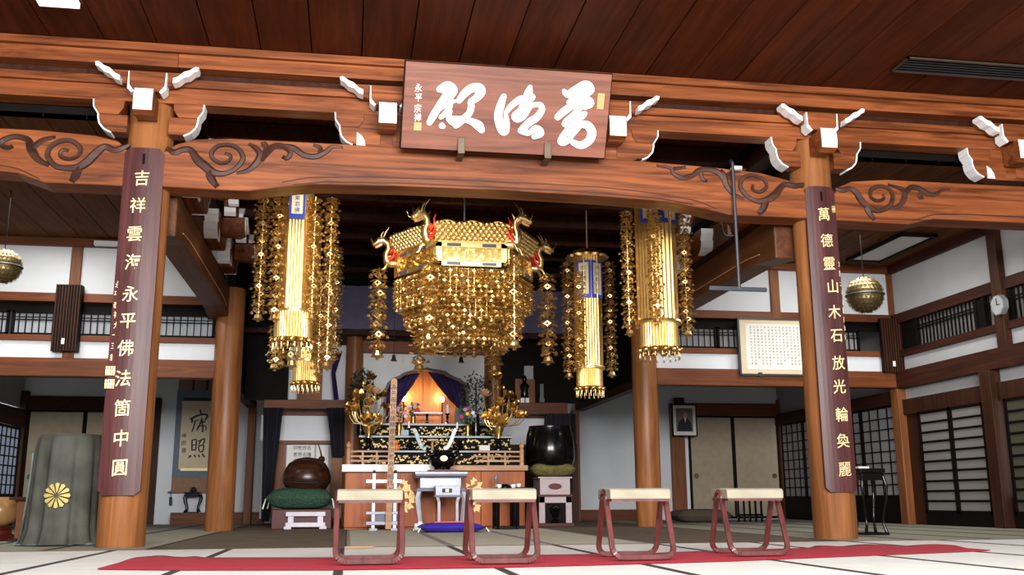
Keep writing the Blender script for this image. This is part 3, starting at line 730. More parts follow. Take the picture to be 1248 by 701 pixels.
toku = [[(614, 117, 3), (610, 128, 4.2), (607, 142, 4.4), (611, 156, 5), (615, 160, 4.5), (617, 150, 3.5), (616, 138, 2)], [(616, 138, 2.4), (622, 130, 3.2), (632, 122, 3.6), (638, 120, 3.5)],
        [(646, 106, 2.5), (644, 113, 4.5), (643, 121, 5), (649, 118, 3.5)], [(637, 125, 3), (634, 134, 3), (627, 141, 3.4), (630, 146, 3), (637, 142, 3.5), (644, 130, 4)],
        [(640, 132, 3), (650, 128, 2.8), (658, 128, 3), (660, 134, 3.4), (654, 143, 4), (645, 149, 4.2), (636, 158, 3.8)], [(634, 159, 3.4), (644, 162, 3), (653, 156, 3.2), (658, 162, 4.5), (650, 167, 2.5)]]
man = [[(687, 111, 2.5), (692, 115, 4), (703, 110, 5.5), (714, 105, 6), (719, 110, 4.5), (711, 115, 4)], [(692, 125, 2), (700, 119, 2.5), (708, 116, 2)],
       [(679, 143, 3.6), (688, 135, 4), (700, 127, 4), (712, 122, 5), (719, 126, 4.5), (712, 131, 3)], [(706, 131, 3.5), (700, 140, 4), (691, 148, 4), (688, 152, 3), (697, 149, 3.5), (709, 141, 4), (713, 138, 2.5)],
       [(701, 150, 4), (692, 160, 4.5), (684, 172, 4.5), (690, 172, 3.5), (698, 162, 3.6), (705, 153, 4)], [(706, 151, 3.5), (716, 153, 4.5), (721, 162, 4.8), (717, 172, 4.4), (707, 177, 4), (697, 173, 3)]]
for st in (den, toku, man):
    mb = MB(); brush(mb, st, (lambda x, y: pl_map(x, y)+_n*.001), _n, .012, 1.12)
    # half widths are given in pixels: the map already scales them
    part('character', mb, 'white_paint', plq)
for ch, (x, y) in zip('永平宗禅', ((510, 107), (510, 119), (509, 132), (509, 143))): part('small_character', write(MB(), ch, pl_map(x, y)+_n*.001, _u, _v, _n, .085, .85), 'white_paint', plq)
def seal(mb, cx, cy, w_, h_, mapf, n_, u_, v_):
    c = mapf(cx, cy)+n_*.001
    def f(a, b, d): return c+u_*a+v_*b+n_*d
    mb.prism([(-w_/2, -h_/2), (w_/2, -h_/2), (w_/2, h_/2), (-w_/2, h_/2)], .004, 0, f)
mb = MB(); seal(mb, 509, 154, .07, .075, pl_map, _n, _u, _v); part('seal', mb, 'seal_red', plq)
mb = MB(); seal(mb, 732, 123.5, .065, .15, pl_map, _n, _u, _v); part('seal', mb, 'seal_red', plq)
mb = MB()
for y in (118, 124, 129): write(mb, '印', pl_map(732, y)+_n*.006, _u, _v, _n, .04)
part('seal_carving', mb, 'pale_wood', plq)
for x, y, l in ((562, 184, 'left small metal hook plate holding up the name board'), (667, 190, 'right small metal hook plate holding up the name board')):
    p = pl_map(x, y-8)
    h_ = thing('board_hook', l, 'hook', (p.x, p.y, p.z))
    part('plate', MB().box(p.x-.035, p.x+.035, p.y-.03, p.y-.018, p.z-.09, p.z+.06), 'bronze', h_, bevel=.004)
    part('prong', MB().box(p.x-.03, p.x+.03, p.y-.03, BY0, p.z-.10, p.z-.085), 'bronze', h_)

# ================================================================= COUPLET BOARDS
def couplet(tl, tr, bl, br, chars, cpx, small, small_px, label, seals, size=.155):
    Yf = 9.085
    P = [at(*bl, Yf), at(*br, Yf), at(*tr, Yf), at(*tl, Yf)]
    x0 = (P[0].x+P[3].x)/2; x1 = (P[1].x+P[2].x)/2; z0 = (P[0].z+P[1].z)/2; z1 = (P[2].z+P[3].z)/2
    t = thing('couplet_board', label, 'board', ((x0+x1)/2, Yf, z0))
    c = .045; poly = [(x0+c, z0), (x1-c, z0), (x1-.012, z0+.02), (x1, z0+c), (x1, z1-c), (x1-c, z1), (x0+c, z1), (x0, z1-c), (x0, z0+c), (x0+.012, z0+.02)]
    # slightly curved face to hug the column
    mb = MB(); n = 12; cxm = (x0+x1)/2; hw = (x1-x0)/2
    ncol = 9; cols = [cxm+hw*(-1+2*i/(ncol-1)) for i in range(ncol)]
    def yy(x): return Yf+.03*((x-cxm)/hw)**2
    vs = []; fs = []
    for i, x in enumerate(cols):
        zb = z0+(c if i in (0, ncol-1) else 0); zt2 = z1-(c if i in (0, ncol-1) else 0)
        vs += [(x, yy(x), zb), (x, yy(x), zt2), (x, yy(x)+.03, zb), (x, yy(x)+.03, zt2)]
    for i in range(ncol-1):
        a, b_ = 4*i, 4*(i+1); fs += [(a, b_, b_+1, a+1), (a+2, a+3, b_+3, b_+2), (a, a+2, b_+2, b_), (a+1, b_+1, b_+3, a+3)]
    fs += [(0, 1, 3, 2), (4*(ncol-1), 4*(ncol-1)+2, 4*(ncol-1)+3, 4*(ncol-1)+1)]
    mb.add(vs, fs); part('panel', mb, 'couplet_wood', t)
    part('hanging_slot', MB().box(cxm-.012, cxm+.012, Yf-.003, Yf+.01, z1-.16, z1-.06), 'dark_frame', t)
    for ch, (x, y) in zip(chars, cpx):
        p = at(x, y, Yf); m2 = MB(); write(m2, ch, (p.x, yy(p.x)-.001, p.z), X_, Z_, NY, size, .92, depth=.25)
        part('character', m2, 'gold_paint', t)
    if small:
        for ch, (x, y) in zip(small, small_px):
            p = at(x, y, Yf); m2 = MB(); write(m2, ch, (p.x+(.012 if x < 600 else -.02), yy(p.x)-.001, p.z), X_, Z_, NY, .066, .8, depth=.3)
            part('small_character', m2, 'gold_paint', t)
    for (x, y, w_, h_) in seals:
        p = at(x, y, Yf); m2 = MB()
        for i in range(4):
            m2.box(p.x-w_/2+i*w_/4+.004, p.x-w_/2+(i+1)*w_/4-.003, p.y-.006, p.y+.02, p.z-h_/2, p.z+h_/2)
        m2.box(p.x-w_/2, p.x+w_/2, p.y-.004, p.y+.02, p.z-.004, p.z+.004); part('seal', m2, 'gold_paint', t)
    return t
lx = [(173, 217), (168, 250), (164, 285), (162, 319), (159, 358), (156, 391), (153, 424), (150, 461), (149, 497), (147.5, 534), (146, 570)]
couplet((150, 180), (203, 180), (119, 604), (167, 604), '吉祥雲海永平佛法箇中圓', lx, '永平泰禅九十三翁',
        [(142, 346), (140, 358), (139.5, 371), (140, 383), (140, 396), (138, 408), (136.5, 421), (135, 435)], 'long purple-brown board with gold characters on the left front column', [(134.5, 452, .085, .08), (133.5, 468, .085, .08)])
rx = [(1004, 261), (1007.5, 293), (1010.5, 321), (1015, 349), (1017, 380), (1019.5, 409), (1022, 442), (1023, 471), (1026, 505), (1027.5, 537), (1029.5, 572)]
couplet((982, 226), (1018, 228), (1009, 600), (1047, 600), '萬德靈山木石放光輪奐麗', rx, '勅賜大本山貫首禅師',
        [(1024, 321), (1025, 333), (1026, 345), (1028, 356), (1029, 367), (1029.5, 378), (1030.5, 389), (1031.5, 400), (1032, 411)][:9], 'long reddish board with gold characters on the right front column', [(1016, 255, .035, .07)], .15)

# ================================================================= CEILING FITTINGS
p = az(1093, 80, 4.59); q = az(1248, 100, 4.59)
t = thing('ceiling_vent', 'long flush metal grille let into the ceiling at the upper right', 'vent', (p.x, p.y, 4.585))
vx0, vy0 = p.x, az(1100, 70, 4.59).y; vy1 = az(1093, 84, 4.59).y; vy0, vy1 = min(vy0, vy1)-.02, max(vy0, vy1)+.05
mb = MB().box(vx0, vx0+2.6, vy0, vy0+.02, 4.575, 4.6).box(vx0, vx0+2.6, vy1-.02, vy1, 4.575, 4.6).box(vx0, vx0+.02, vy0, vy1, 4.575, 4.6).box(vx0+2.58, vx0+2.6, vy0, vy1, 4.575, 4.6)
part('frame', mb, 'bronze', t); part('backing', MB().box(vx0, vx0+2.6, vy0, vy1, 4.592, 4.6), 'dark_frame', t)
for i in range(6):
    yv = vy0+.03+(vy1-vy0-.06)*i/5; part('slat', MB().box(vx0+.02, vx0+2.58, yv-.006, yv+.006, 4.58, 4.59), 'iron', t)
p = az(49, 1, 4.6); q = az(97, 3, 4.6)
solo('tube_lamp', MB().box(p.x, q.x, p.y-.15, p.y, 4.55, 4.6), 'lamp_tube', 'white tube lamp on the front ceiling at the upper left corner', 'lamp', loc=(p.x, p.y, 4.55))
p = at(116, 292, 13.9); q = at(212, 298, 13.9)
solo('tube_lamp', MB().box(p.x, q.x, 13.85, 13.94, 3.845, 3.905), 'steel_white', 'white tube lamp housing behind the left couplet board, below the aisle ceiling', 'lamp', loc=(p.x, 13.7, 3.8))
# recessed lamp in right aisle ceiling (1030-1115, 283-315)
P4 = [az(x, y, 3.945) for x, y in ((1038, 316), (1062, 316), (1115, 289), (1090, 283))]
t = thing('ceiling_lamp', 'long recessed glass lamp in the right aisle ceiling above the right ball lantern', 'lamp', P4[0])
cx_ = (P4[0].x+P4[2].x)/2
ly0, ly1 = min(P4[2].y, P4[3].y), max(P4[0].y, P4[1].y)
xa, xb = az(1030, 316, 3.945).x, az(1075, 316, 3.945).x
part('frame', MB().box(xa, xb, ly0, ly0+.05, 3.90, 3.95).box(xa, xb, ly1-.05, ly1, 3.90, 3.95).box(xa, xa+.04, ly0, ly1, 3.90, 3.95).box(xb-.04, xb, ly0, ly1, 3.90, 3.95), 'dark_frame', t)
part('diffuser', MB().box(xa+.04, xb-.04, ly0+.05, ly1-.05, 3.925, 3.948), 'plaster', t)
p = at(886, 326, 13.9); solo('tube_lamp', MB().box(at(878, 326, 13.9).x, at(920, 326, 13.9).x, 13.85, 13.94, p.z-.03, p.z+.03), 'steel_white', 'white tube lamp beside the right tie beam, above the white wall', 'lamp', loc=p)

# hanging iron T rod
p = at(893, 198, 9.05)
t = thing('hanging_rod', 'thin iron rod with a crossbar hanging in front of the middle beam', 'rod', (p.x, 9.06, 3.0))
q = at(898, 352, 9.05)
part('rod', MB().cyl((p.x, 9.06, p.z), (p.x, 9.06, q.z), .018, n=8), 'iron', t)
part('crossbar', MB().box(at(864, 348, 9.06).x, at(934, 353, 9.06).x, 9.045, 9.075, q.z-.02, q.z+.02), 'iron', t)
part('hook', MB().tube([(p.x, 9.06, p.z), (p.x, 9.08, p.z+.03), (p.x, 9.13, p.z+.035)], .012, 6), 'iron', t)

# ball lanterns
def ball_lantern(cx, cy, Y, rpx, label):
    c = at(cx, cy, Y); e = at(cx+rpx, cy, Y); r = (e-c).length
    t = thing('ball_lantern', label, 'lantern', c)
    mb = MB(); random.seed(int(cx))
    # openwork shell: rings of small plates
    m = 12; n = 30
    for j in range(1, m):
        if j == m//2: continue
        th = math.pi*j/m; nn = max(6, int(n*math.sin(th)))
        for k in range(nn):
            ph = 2*math.pi*(k+.5*(j % 2))/nn
            d = Vector((math.sin(th)*math.cos(ph), math.sin(th)*math.sin(ph), math.cos(th))); o = c+d*r
            u = Vector((-math.sin(ph), math.cos(ph), 0)); v = d.cross(u); s_ = r*.115
            a = random.random()*1.5
            vs = [o+(u*math.cos(a+i*math.pi/3)+v*math.sin(a+i*math.pi/3))*s_*(1 if i % 2 else .45) for i in range(6)]
            mb.add(vs+[x+d*.008 for x in vs], [(5, 4, 3, 2, 1, 0), (6, 7, 8, 9, 10, 11)])
    part('shell', mb, 'gold_dark', t, kind='stuff')
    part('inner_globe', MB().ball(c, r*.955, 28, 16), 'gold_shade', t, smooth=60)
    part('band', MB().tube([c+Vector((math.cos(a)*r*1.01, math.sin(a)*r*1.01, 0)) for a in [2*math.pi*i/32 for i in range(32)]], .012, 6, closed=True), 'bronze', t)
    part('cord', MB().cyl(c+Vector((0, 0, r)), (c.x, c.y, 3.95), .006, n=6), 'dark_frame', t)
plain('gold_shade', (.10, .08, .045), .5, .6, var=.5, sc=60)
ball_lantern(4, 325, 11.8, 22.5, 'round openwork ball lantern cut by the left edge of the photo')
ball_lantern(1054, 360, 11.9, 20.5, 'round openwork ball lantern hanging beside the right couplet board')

# ribbed dark panels
def ribbed(x0, x1, y0, y1, Y, label, rot=0):
    a, b_ = at(x0, (y0+y1)/2, Y), at(x1, (y0+y1)/2, Y); z0, z1 = at((x0+x1)/2, y1, Y).z, at((x0+x1)/2, y0, Y).z
    t = thing('ribbed_panel', label, 'panel', (a.x, Y, z0)); W = b_.x-a.x
    part('backing', MB().box(a.x, b_.x, Y, Y+(.125 if x0 < 500 else .058), z0, z1), 'dark_frame', t)
    n = 9
    me = mesh_of('slat', MB().box(0, W/n*.55, -.02, 0, 0, z1-z0), 'dark_post')
    for i in range(n): copymesh('slat', me, t, (W*(i+.2)/n, 0, 0))
    part('tag', MB().box(a.x+W*.4, a.x+W*.52, Y-.026, Y-.02, z0+.09, z0+.17), 'paper', t)
ribbed(65, 97, 347, 428, YB-.16, 'dark ribbed wooden panel hung over the left aisle window')
ribbed(1075, 1101, 388, 454, YB-.16, 'dark ribbed wooden panel hung in the corner right of the right couplet board')

# clock
plain('clock_face', (.33, .34, .34), .5)
c = ax(1217, 372, XR-.14)
t = thing('wall_clock', 'white octagonal clock on the dark post at the right edge', 'clock', c)
oc = [(math.cos(R(22.5+45*i)), math.sin(R(22.5+45*i))) for i in range(8)]
rc = .125
part('case', MB().prism([(a*rc*1.1, b_*rc*1.1) for a, b_ in oc], c.x-.02, c.x+.05, lambda a, b, d: (d, c.y+a, c.z+b)), 'stone_grey', t)
part('face', MB().prism([(a*rc, b_*rc) for a, b_ in oc], c.x-.025, c.x-.018, lambda a, b, d: (d, c.y+a, c.z+b)), 'clock_face', t)
part('hand', MB().box(c.x-.03, c.x-.026, c.y-.006, c.y+.006, c.z, c.z+.09), 'ink', t); part('hand', MB().box(c.x-.03, c.x-.026, c.y-.06, c.y, c.z-.006, c.z+.006), 'ink', t)

# framed inscription
Yf = YB-.14
a, b_ = at(902, 423, Yf), at(982, 423, Yf); z1, z0 = at(940, 390, Yf).z, at(940, 456, Yf).z
t = thing('framed_text', 'framed sheet of many small ink characters hung on the right aisle wall', 'frame', (a.x, Yf, z0))
part('frame', MB().box(a.x-.03, a.x, Yf-.02, Yf+.04, z0-.02, z1+.02).box(b_.x, b_.x+.03, Yf-.02, Yf+.04, z0-.02, z1+.02).box(a.x, b_.x, Yf-.02, Yf+.04, z1, z1+.02).box(a.x, b_.x, Yf-.02, Yf+.04, z0-.03, z0), 'iron', t)
part('mount', MB().box(a.x, b_.x, Yf, Yf+.03, z0, z1), 'paper_tan', t)
W = b_.x-a.x; H_ = z1-z0
part('sheet', MB().box(a.x+W*.09, b_.x-W*.01, Yf-.004, Yf, z0+H_*.08, z1-H_*.08), 'paper', t)
txt = '観自在菩薩行深般若波羅蜜多時照見五蘊皆空度一切苦厄舎利子色不異空空不異色色即是空空即是色受想行識亦復如是'
mb = MB(); k = 0
for i in range(15):
    for j in range(13 if i % 4 else 11):
        write(mb, txt[k % len(txt)], (a.x+W*(.94-.055*i), Yf-.005, z1-H_*(.14+.056*j)), X_, Z_, NY, H_*.04, depth=.1); k += 1
part('lettering', mb, 'ink_grey', t)
part('clip', MB().box(a.x+W*.25, a.x+W*.30, Yf-.03, Yf+.04, z0-.04, z0+.02), 'iron', t)

# portrait
Yf = YK-.3
a, b_ = at(819, 513, Yf), at(849, 513, Yf); z1, z0 = at(834, 493, Yf).z, at(834, 532, Yf).z; W = b_.x-a.x; H_ = z1-z0
t = thing('framed_portrait', 'small framed portrait photo of a seated person in dark robe', 'picture', (a.x, Yf, z0))
part('frame', MB().box(a.x, a.x+.02, Yf-.02, Yf+.02, z0, z1).box(b_.x-.02, b_.x, Yf-.02, Yf+.02, z0, z1).box(a.x, b_.x, Yf-.02, Yf+.02, z1-.02, z1).box(a.x, b_.x, Yf-.02, Yf+.02, z0, z0+.02), 'dark_frame', t)
part('mount', MB().box(a.x+.02, b_.x-.02, Yf-.005, Yf+.01, z0+.02, z1-.02), 'paper', t)
part('photo', MB().box(a.x+W*.16, b_.x-W*.16, Yf-.008, Yf-.004, z0+H_*.15, z1-H_*.12), 'photo_back', t)
cx_ = a.x+W*.5
def disc(mb, x, z, rx, rz, y0, y1, n=20): return mb.prism([(x+rx*math.cos(2*math.pi*i/n), z+rz*math.sin(2*math.pi*i/n)) for i in range(n)], y0, y1)
part('robe', MB().prism([(cx_-W*.30, z0+H_*.16), (cx_+W*.30, z0+H_*.16), (cx_+W*.26, z0+H_*.42), (cx_+W*.1, z0+H_*.58), (cx_-W*.06, z0+H_*.58), (cx_-W*.24, z0+H_*.44)], Yf-.012, Yf-.008), 'robe_black', t)
mb = MB(); disc(mb, cx_+W*.03, z0+H_*.67, W*.085, H_*.10, Yf-.015, Yf-.008); part('face', mb, 'skin', t)
part('collar', MB().prism([(cx_-W*.02, z0+H_*.58), (cx_+W*.08, z0+H_*.58), (cx_+W*.03, z0+H_*.42)], Yf-.015, Yf-.012), 'paper', t)
# its hanging post
solo('hanging_post', MB().box(a.x+W*.2, a.x+W*.55, Yf+.03, Yf+.15, z1-.4, 2.3), 'dark_post', 'dark hanging post directly above the framed portrait', 'post', loc=(a.x, Yf, z1))

# hanging scroll
Ys = YK-.02
def qd(x0, x1, y0, y1, Y, d=.01, mbx=None):
    a = at(x0, (y0+y1)/2, Y); b = at(x1, (y0+y1)/2, Y); return (mbx or MB()).box(a.x, b.x, Y-d, Y, at((x0+x1)/2, y1, Y).z, at((x0+x1)/2, y0, Y).z)
t = thing('hanging_scroll', 'hanging scroll with two large black brush characters behind the left inner column', 'scroll', at(232, 600, Ys))
part('top_silk', qd(218, 268, 461, 476, Ys), 'scroll_brown', t); part('blue_silk', qd(213, 268, 475, 582, Ys, .014), 'scroll_blue', t)
part('bottom_silk', qd(209, 268, 580, 601, Ys, .012), 'scroll_brown', t)
for x in (236, 253): part('hanging_strip', qd(x-1.4, x+1.4, 461, 476, Ys, .02), 'ink', t)
part('paper_field', qd(220, 266, 489, 572, Ys, .018), 'paper_tan', t); part('gold_band', qd(220, 266, 571, 574, Ys, .02), 'gold_paint', t)
part('dark_band', qd(224, 258, 485, 489, Ys, .02), 'ink', t)
part('roller', MB().cyl(at(207, 600, Ys-.03), at(272, 600, Ys-.03), .02, n=10), 'scroll_brown', t)
def sm(x, y): return at(x, y, Ys-.02)
jaku = [[(244, 500, 1), (245, 504, .9)], [(233, 511, 1.4), (240, 507, 1.1), (249, 505, 1.1), (253, 507, 1.2), (250, 512, .8)], [(234, 510, 1.3), (234, 515, 1)], [(238, 514, .8), (236, 521, .9), (234, 526, .8)],
        [(236, 514, .6), (242, 512, .7)], [(246, 510, .9), (244, 517, 1), (240, 524, .9)], [(243, 516, .7), (250, 514, .8)], [(247, 513, .9), (247, 520, 1), (247, 526, 1.1)], [(241, 520, .7), (250, 519, .7), (251, 524, .8)]]
sho = [[(234, 537, .9), (234, 544, 1), (234, 549, .9)], [(234, 537, .8), (239, 536, .9), (239, 543, .9), (238, 549, .8)], [(234, 543, .6), (239, 542, .6)], [(234, 549, .7), (238, 548, .7)],
       [(242, 538, .8), (249, 535, .9), (248, 541, .9)], [(245, 537, .8), (242, 542, .7)], [(242, 544, .8), (248, 543, .9), (247, 550, .9), (243, 550, .8), (242, 545, .8)],
       [(232, 556, 1.3), (230, 558, .8)], [(237, 555, 1), (238, 557, .9)], [(242, 555, 1), (243, 557, .9)], [(247, 554, 1.2), (249, 557, .9)]]
for st in (jaku, sho):
    mb = MB(); brush(mb, st, sm, NY, .004); part('character', mb, 'ink', t)
for i, ch in enumerate('禅師書'): p = at(224, 531+9*i, Ys-.02); part('small_character', write(MB(), ch, p, X_, Z_, NY, .09), 'ink', t)
# small iron bell thing on the wall
p = at(208, 600, YK-.08)
t = thing('wind_bell', 'tiny dark bell ornament on the wall left of the scroll', 'bell', p)
part('chime', MB().cyl(at(208, 606, YK-.08), at(208, 616, YK-.08), .025, n=8), 'iron', t); part('cord', MB().cyl(at(208, 599, YK-.08), at(208, 606, YK-.08), .006, n=6), 'iron', t)
part('cap', MB().box(p.x-.05, p.x+.02, p.y-.01, p.y+.01, p.z-.012, p.z+.012), 'iron', t)

# ================================================================= FLOWER STAND under the scroll
def curvy_stand(t, c, w_, h_, mat, legs=4, top_h=.05, bulge=.04):
    for sx in (-1, 1):
        for sy in (-1, 1):
            x, y = c[0]+sx*w_*.32, c[1]+sy*w_*.32
            pts = [(c[0]+sx*w_*(.36+bl), c[1]+sy*w_*(.36+bl), c[2]+h_*f) for bl, f in ((.06, .88), (.14, .72), (.10, .52), (0, .32), (-.02, .16), (.06, .03))]
            part('leg', MB().tube(pts, [w_*k_*(1.5 if h_ > .7 else 1) for k_ in (.06, .055, .045, .04, .045, .07)], 8), mat, t, smooth=50)
    part('top', MB().box(c[0]-w_*.5, c[0]+w_*.5, c[1]-w_*.5, c[1]+w_*.5, c[2]+h_*.93, c[2]+h_), mat, t, bevel=.006)
    part('apron', MB().box(c[0]-w_*.42, c[0]+w_*.42, c[1]-w_*.42, c[1]+w_*.42, c[2]+h_*.82, c[2]+h_*.93), mat, t, bevel=.006)
    part('foot_ring', MB().box(c[0]-w_*.48, c[0]+w_*.48, c[1]-w_*.48, c[1]+w_*.48, c[2], c[2]+h_*.035), mat, t)
c = at(234, 627, YK-.25); c.z = .2
solo('alcove_ledge', MB().box(-3.0, -1.45, YK-.42, YK-.05, 0, .2), 'lintel_wood', 'low wooden ledge under the hanging scroll', 'ledge', loc=(-2.9, YK-.4, 0))
t = thing('incense_stand', 'small black curvy-legged stand on the ledge below the scroll', 'stand', c)
hh = at(234, 600, YK-.25).z-.2; curvy_stand(t, c, .27, hh, 'black_lacquer')
part('burner', MB().lathe((c.x, c.y, c.z+hh), [(.03, 0), (.06, .03), (.05, .06), (.02, .09)], 12), 'iron', t, smooth=40)

# ================================================================= COVERED DRUM, POT
cb = az(76, 660); cb.y = 9.75; p0, p1 = at(24, 655, 9.75), at(124, 655, 9.75); cx_ = (at(50, 528, 9.75).x+at(121, 528, 9.75).x)/2
ztop = at(80, 529, 9.75).z; rt = (at(124, 560, 9.75).x-at(36, 560, 9.75).x)/2
t = thing('covered_drum', 'tall drum draped in grey-green cloth with a gold crest, left of the front column', 'drum', (cx_, 9.95, 0))
cc = (cx_-.02, 9.95, 0)
def folds(th, i, r):
    k = [1, .9, .6, .45, .35, .3, .25, .15, .05, 0, 0][min(i, 10)]
    return r+k*(.042*math.sin(7*th+1)+.030*math.sin(13*th+.6)+.018*math.sin(23*th))
prof = [(rt*1.17, .012), (rt*1.10, .05), (rt*1.05, .15), (rt*1.035, .35), (rt*1.02, .55), (rt*1.0, .8), (rt*.98, ztop-.12), (rt*.955, ztop-.04), (rt*.90, ztop), (rt*.5, ztop+.012), (.002, ztop+.015)]
o = part('cloth', MB().lathe(cc, prof, 96, folds, cap=False), 'cloth_grey', t, smooth=70)
# teal lining showing along the hem and left edge
mb = MB(); n = 90; vs = []
for i in range(n):
    th = 2*math.pi*i/n; r1 = rt*1.13+.05*math.sin(7*th+1)+.03*math.sin(13*th+.6); r2 = r1+.08+.04*math.sin(5*th)
    for rr, z in ((r1-.08, .05), (r1, .035+.012*math.sin(11*th)), (r2, .008), (r1-.08, .004)): vs.append((cc[0]+rr*math.cos(th), cc[1]+rr*math.sin(th)*.8, z))
fs = [(4*i+k, 4*((i+1) % n)+k, 4*((i+1) % n)+(k+1) % 4, 4*i+(k+1) % 4) for i in range(n) for k in range(4)]
mb.add(vs, fs); part('hem', mb, 'cloth_teal', t, smooth=60)
mb = MB()
for th0, w_ in ((R(196), .16), (R(184), .12)):
    vs = []; fs = []; m_ = 10
    for j in range(m_+1):
        z = .03+(ztop-.2)*j/m_; fr_ = 1-j/m_; rr = rt*(1.0+.17*fr_*fr_)+.012
        for k2 in range(4):
            th = th0+(k2/3-.5)*w_*(1+1.2*fr_); vs.append((cc[0]+(rr+.015*math.sin(k2*2.1))*math.cos(th), cc[1]+(rr+.015*math.sin(k2*2.1))*math.sin(th), z))
    fs = [(j*4+k2, j*4+k2+1, (j+1)*4+k2+1, (j+1)*4+k2) for j in range(m_) for k2 in range(3)]
    mb.add(vs, fs)
part('lining_fold', mb, 'cloth_teal', t, smooth=60)
plain('gilt_thread', (.50, .38, .12), .6, .2, var=.25, sc=60)
# crest
ec = at(70, 604, 9.95-rt*1.06); thc = math.atan2(ec.y-cc[1], ec.x-cc[0])
mb = MB(); er = .115
def crest(a, b, c_): 
    th = math.asin(max(-1, min(1, (ec.x+a-cc[0])/(rt*1.08)))); return Vector((ec.x+a, cc[1]-(rt*1.065+c_)*math.cos(th), ec.z+b))
for i in range(12):
    a0 = 2*math.pi*i/12
    pts = [(er*.16, 0), (er*.5, .010), (er*.90, .019), (er*1.0, 0), (er*.90, -.019), (er*.5, -.010)]
    pl = [(r_*math.cos(a0)-s_*math.sin(a0), r_*math.sin(a0)+s_*math.cos(a0)) for r_, s_ in pts]
    mb.prism(pl, .03, .018, crest)
part('gold_crest', mb, 'gilt_thread', t)
c = az(8, 655); c = Vector((at(-3, 640, 11.2).x, 11.2, 0))
t = thing('brown_jar', 'round brown jar on a red base at the left edge', 'jar', c)
zt_j = at(8, 610, 10.6).z; zb_j = at(8, 640, 10.6).z
part('base', MB().lathe((c.x, c.y, 0), [(.18, 0), (.2, .03), (.14, .07), (.14, .10), (.18, .14)], 28), 'red_lacquer', t, smooth=40)
part('body', MB().lathe((c.x, c.y, .14), [(.08, 0), (.15, .05), (.19, .14), (.18, .22), (.12, .28), (.11, .30)], 32), 'ceramic_brown', t, smooth=50)
p = at(30, 612, 10.9)
t = thing('side_desk', 'small dark wooden reading desk behind the brown jar', 'table', (p.x-.1, p.y, 0))
zt2 = at(20, 606, 10.9).z
part('top', MB().box(p.x-.12, p.x+.16, 10.8, 11.1, zt2-.03, zt2), 'dark_post', t, bevel=.004); part('post', MB().box(p.x-.06, p.x+.06, 10.88, 11.0, .03, zt2-.03), 'post_wood', t); part('foot', MB().box(p.x-.1, p.x+.14, 10.82, 11.08, 0, .03), 'dark_post', t)

# ================================================================= CARPET AND STOOLS
fpts = [(122, 695), (200, 696), (400, 696), (600, 693), (720, 690), (890, 685), (1010, 680), (1208, 672)]
pf = [az(*q) for q in fpts]
x0, x1 = az(122, 694).x, az(1208, 672).x
mb = MB(); n = 90; vs = []
front_ = [(p.x, p.y) for p in pf]
back_ = [(p.x, p.y) for p in (az(*q) for q in ((121, 693), (138, 687), (165, 682), (400, 682), (690, 678.5), (790, 676.5), (1010, 669), (1060, 667.5), (1110, 668), (1150, 667.5), (1185, 669), (1207, 671.5)))]
def interp(tab, x):
    if x <= tab[0][0]: return tab[0][1]
    for (x0_, y0_), (x1_, y1_) in zip(tab, tab[1:]):
        if x <= x1_: return y0_+(y1_-y0_)*(x-x0_)/(x1_-x0_)
    return tab[-1][1]
for i in range(n+1):
    f = i/n; xx = x0+(x1-x0)*f
    wob = .012*math.sin(31*f)+.008*math.sin(53*f)
    rag = .05*math.sin(f*400)*(f < .06)
    hi = .006+(.014*abs(math.sin(40*f)) if f > .82 else 0)+(.012*abs(math.sin(60*f)) if f < .07 else 0)
    ya2 = interp(front_, xx); yb2 = max(ya2+.02, interp(back_, xx)+wob+rag*.5)
    for k2, t_ in enumerate((0, .02, .25, .5, .75, .98, 1)):
        y = ya2+(yb2-ya2)*t_; z = .005 if k2 in (0, 6) else .010+hi*(t_ > .6)*.9
        vs.append((xx, y, z))
    vs += [(xx, yb2, .0045), (xx, ya2, .0045)]
fs = [(i*9+k2, (i+1)*9+k2, (i+1)*9+(k2+1) % 9, i*9+(k2+1) % 9) for i in range(n) for k2 in range(9)]
mb.add(vs, fs); mb.f += [tuple(range(8, -1, -1)), tuple(n*9+k2 for k2 in range(9))]
solo('red_carpet', mb, 'carpet_red', 'long narrow bright red carpet laid across the front mats under the stools', 'carpet', loc=(x0, 6.6, 0), smooth=50)

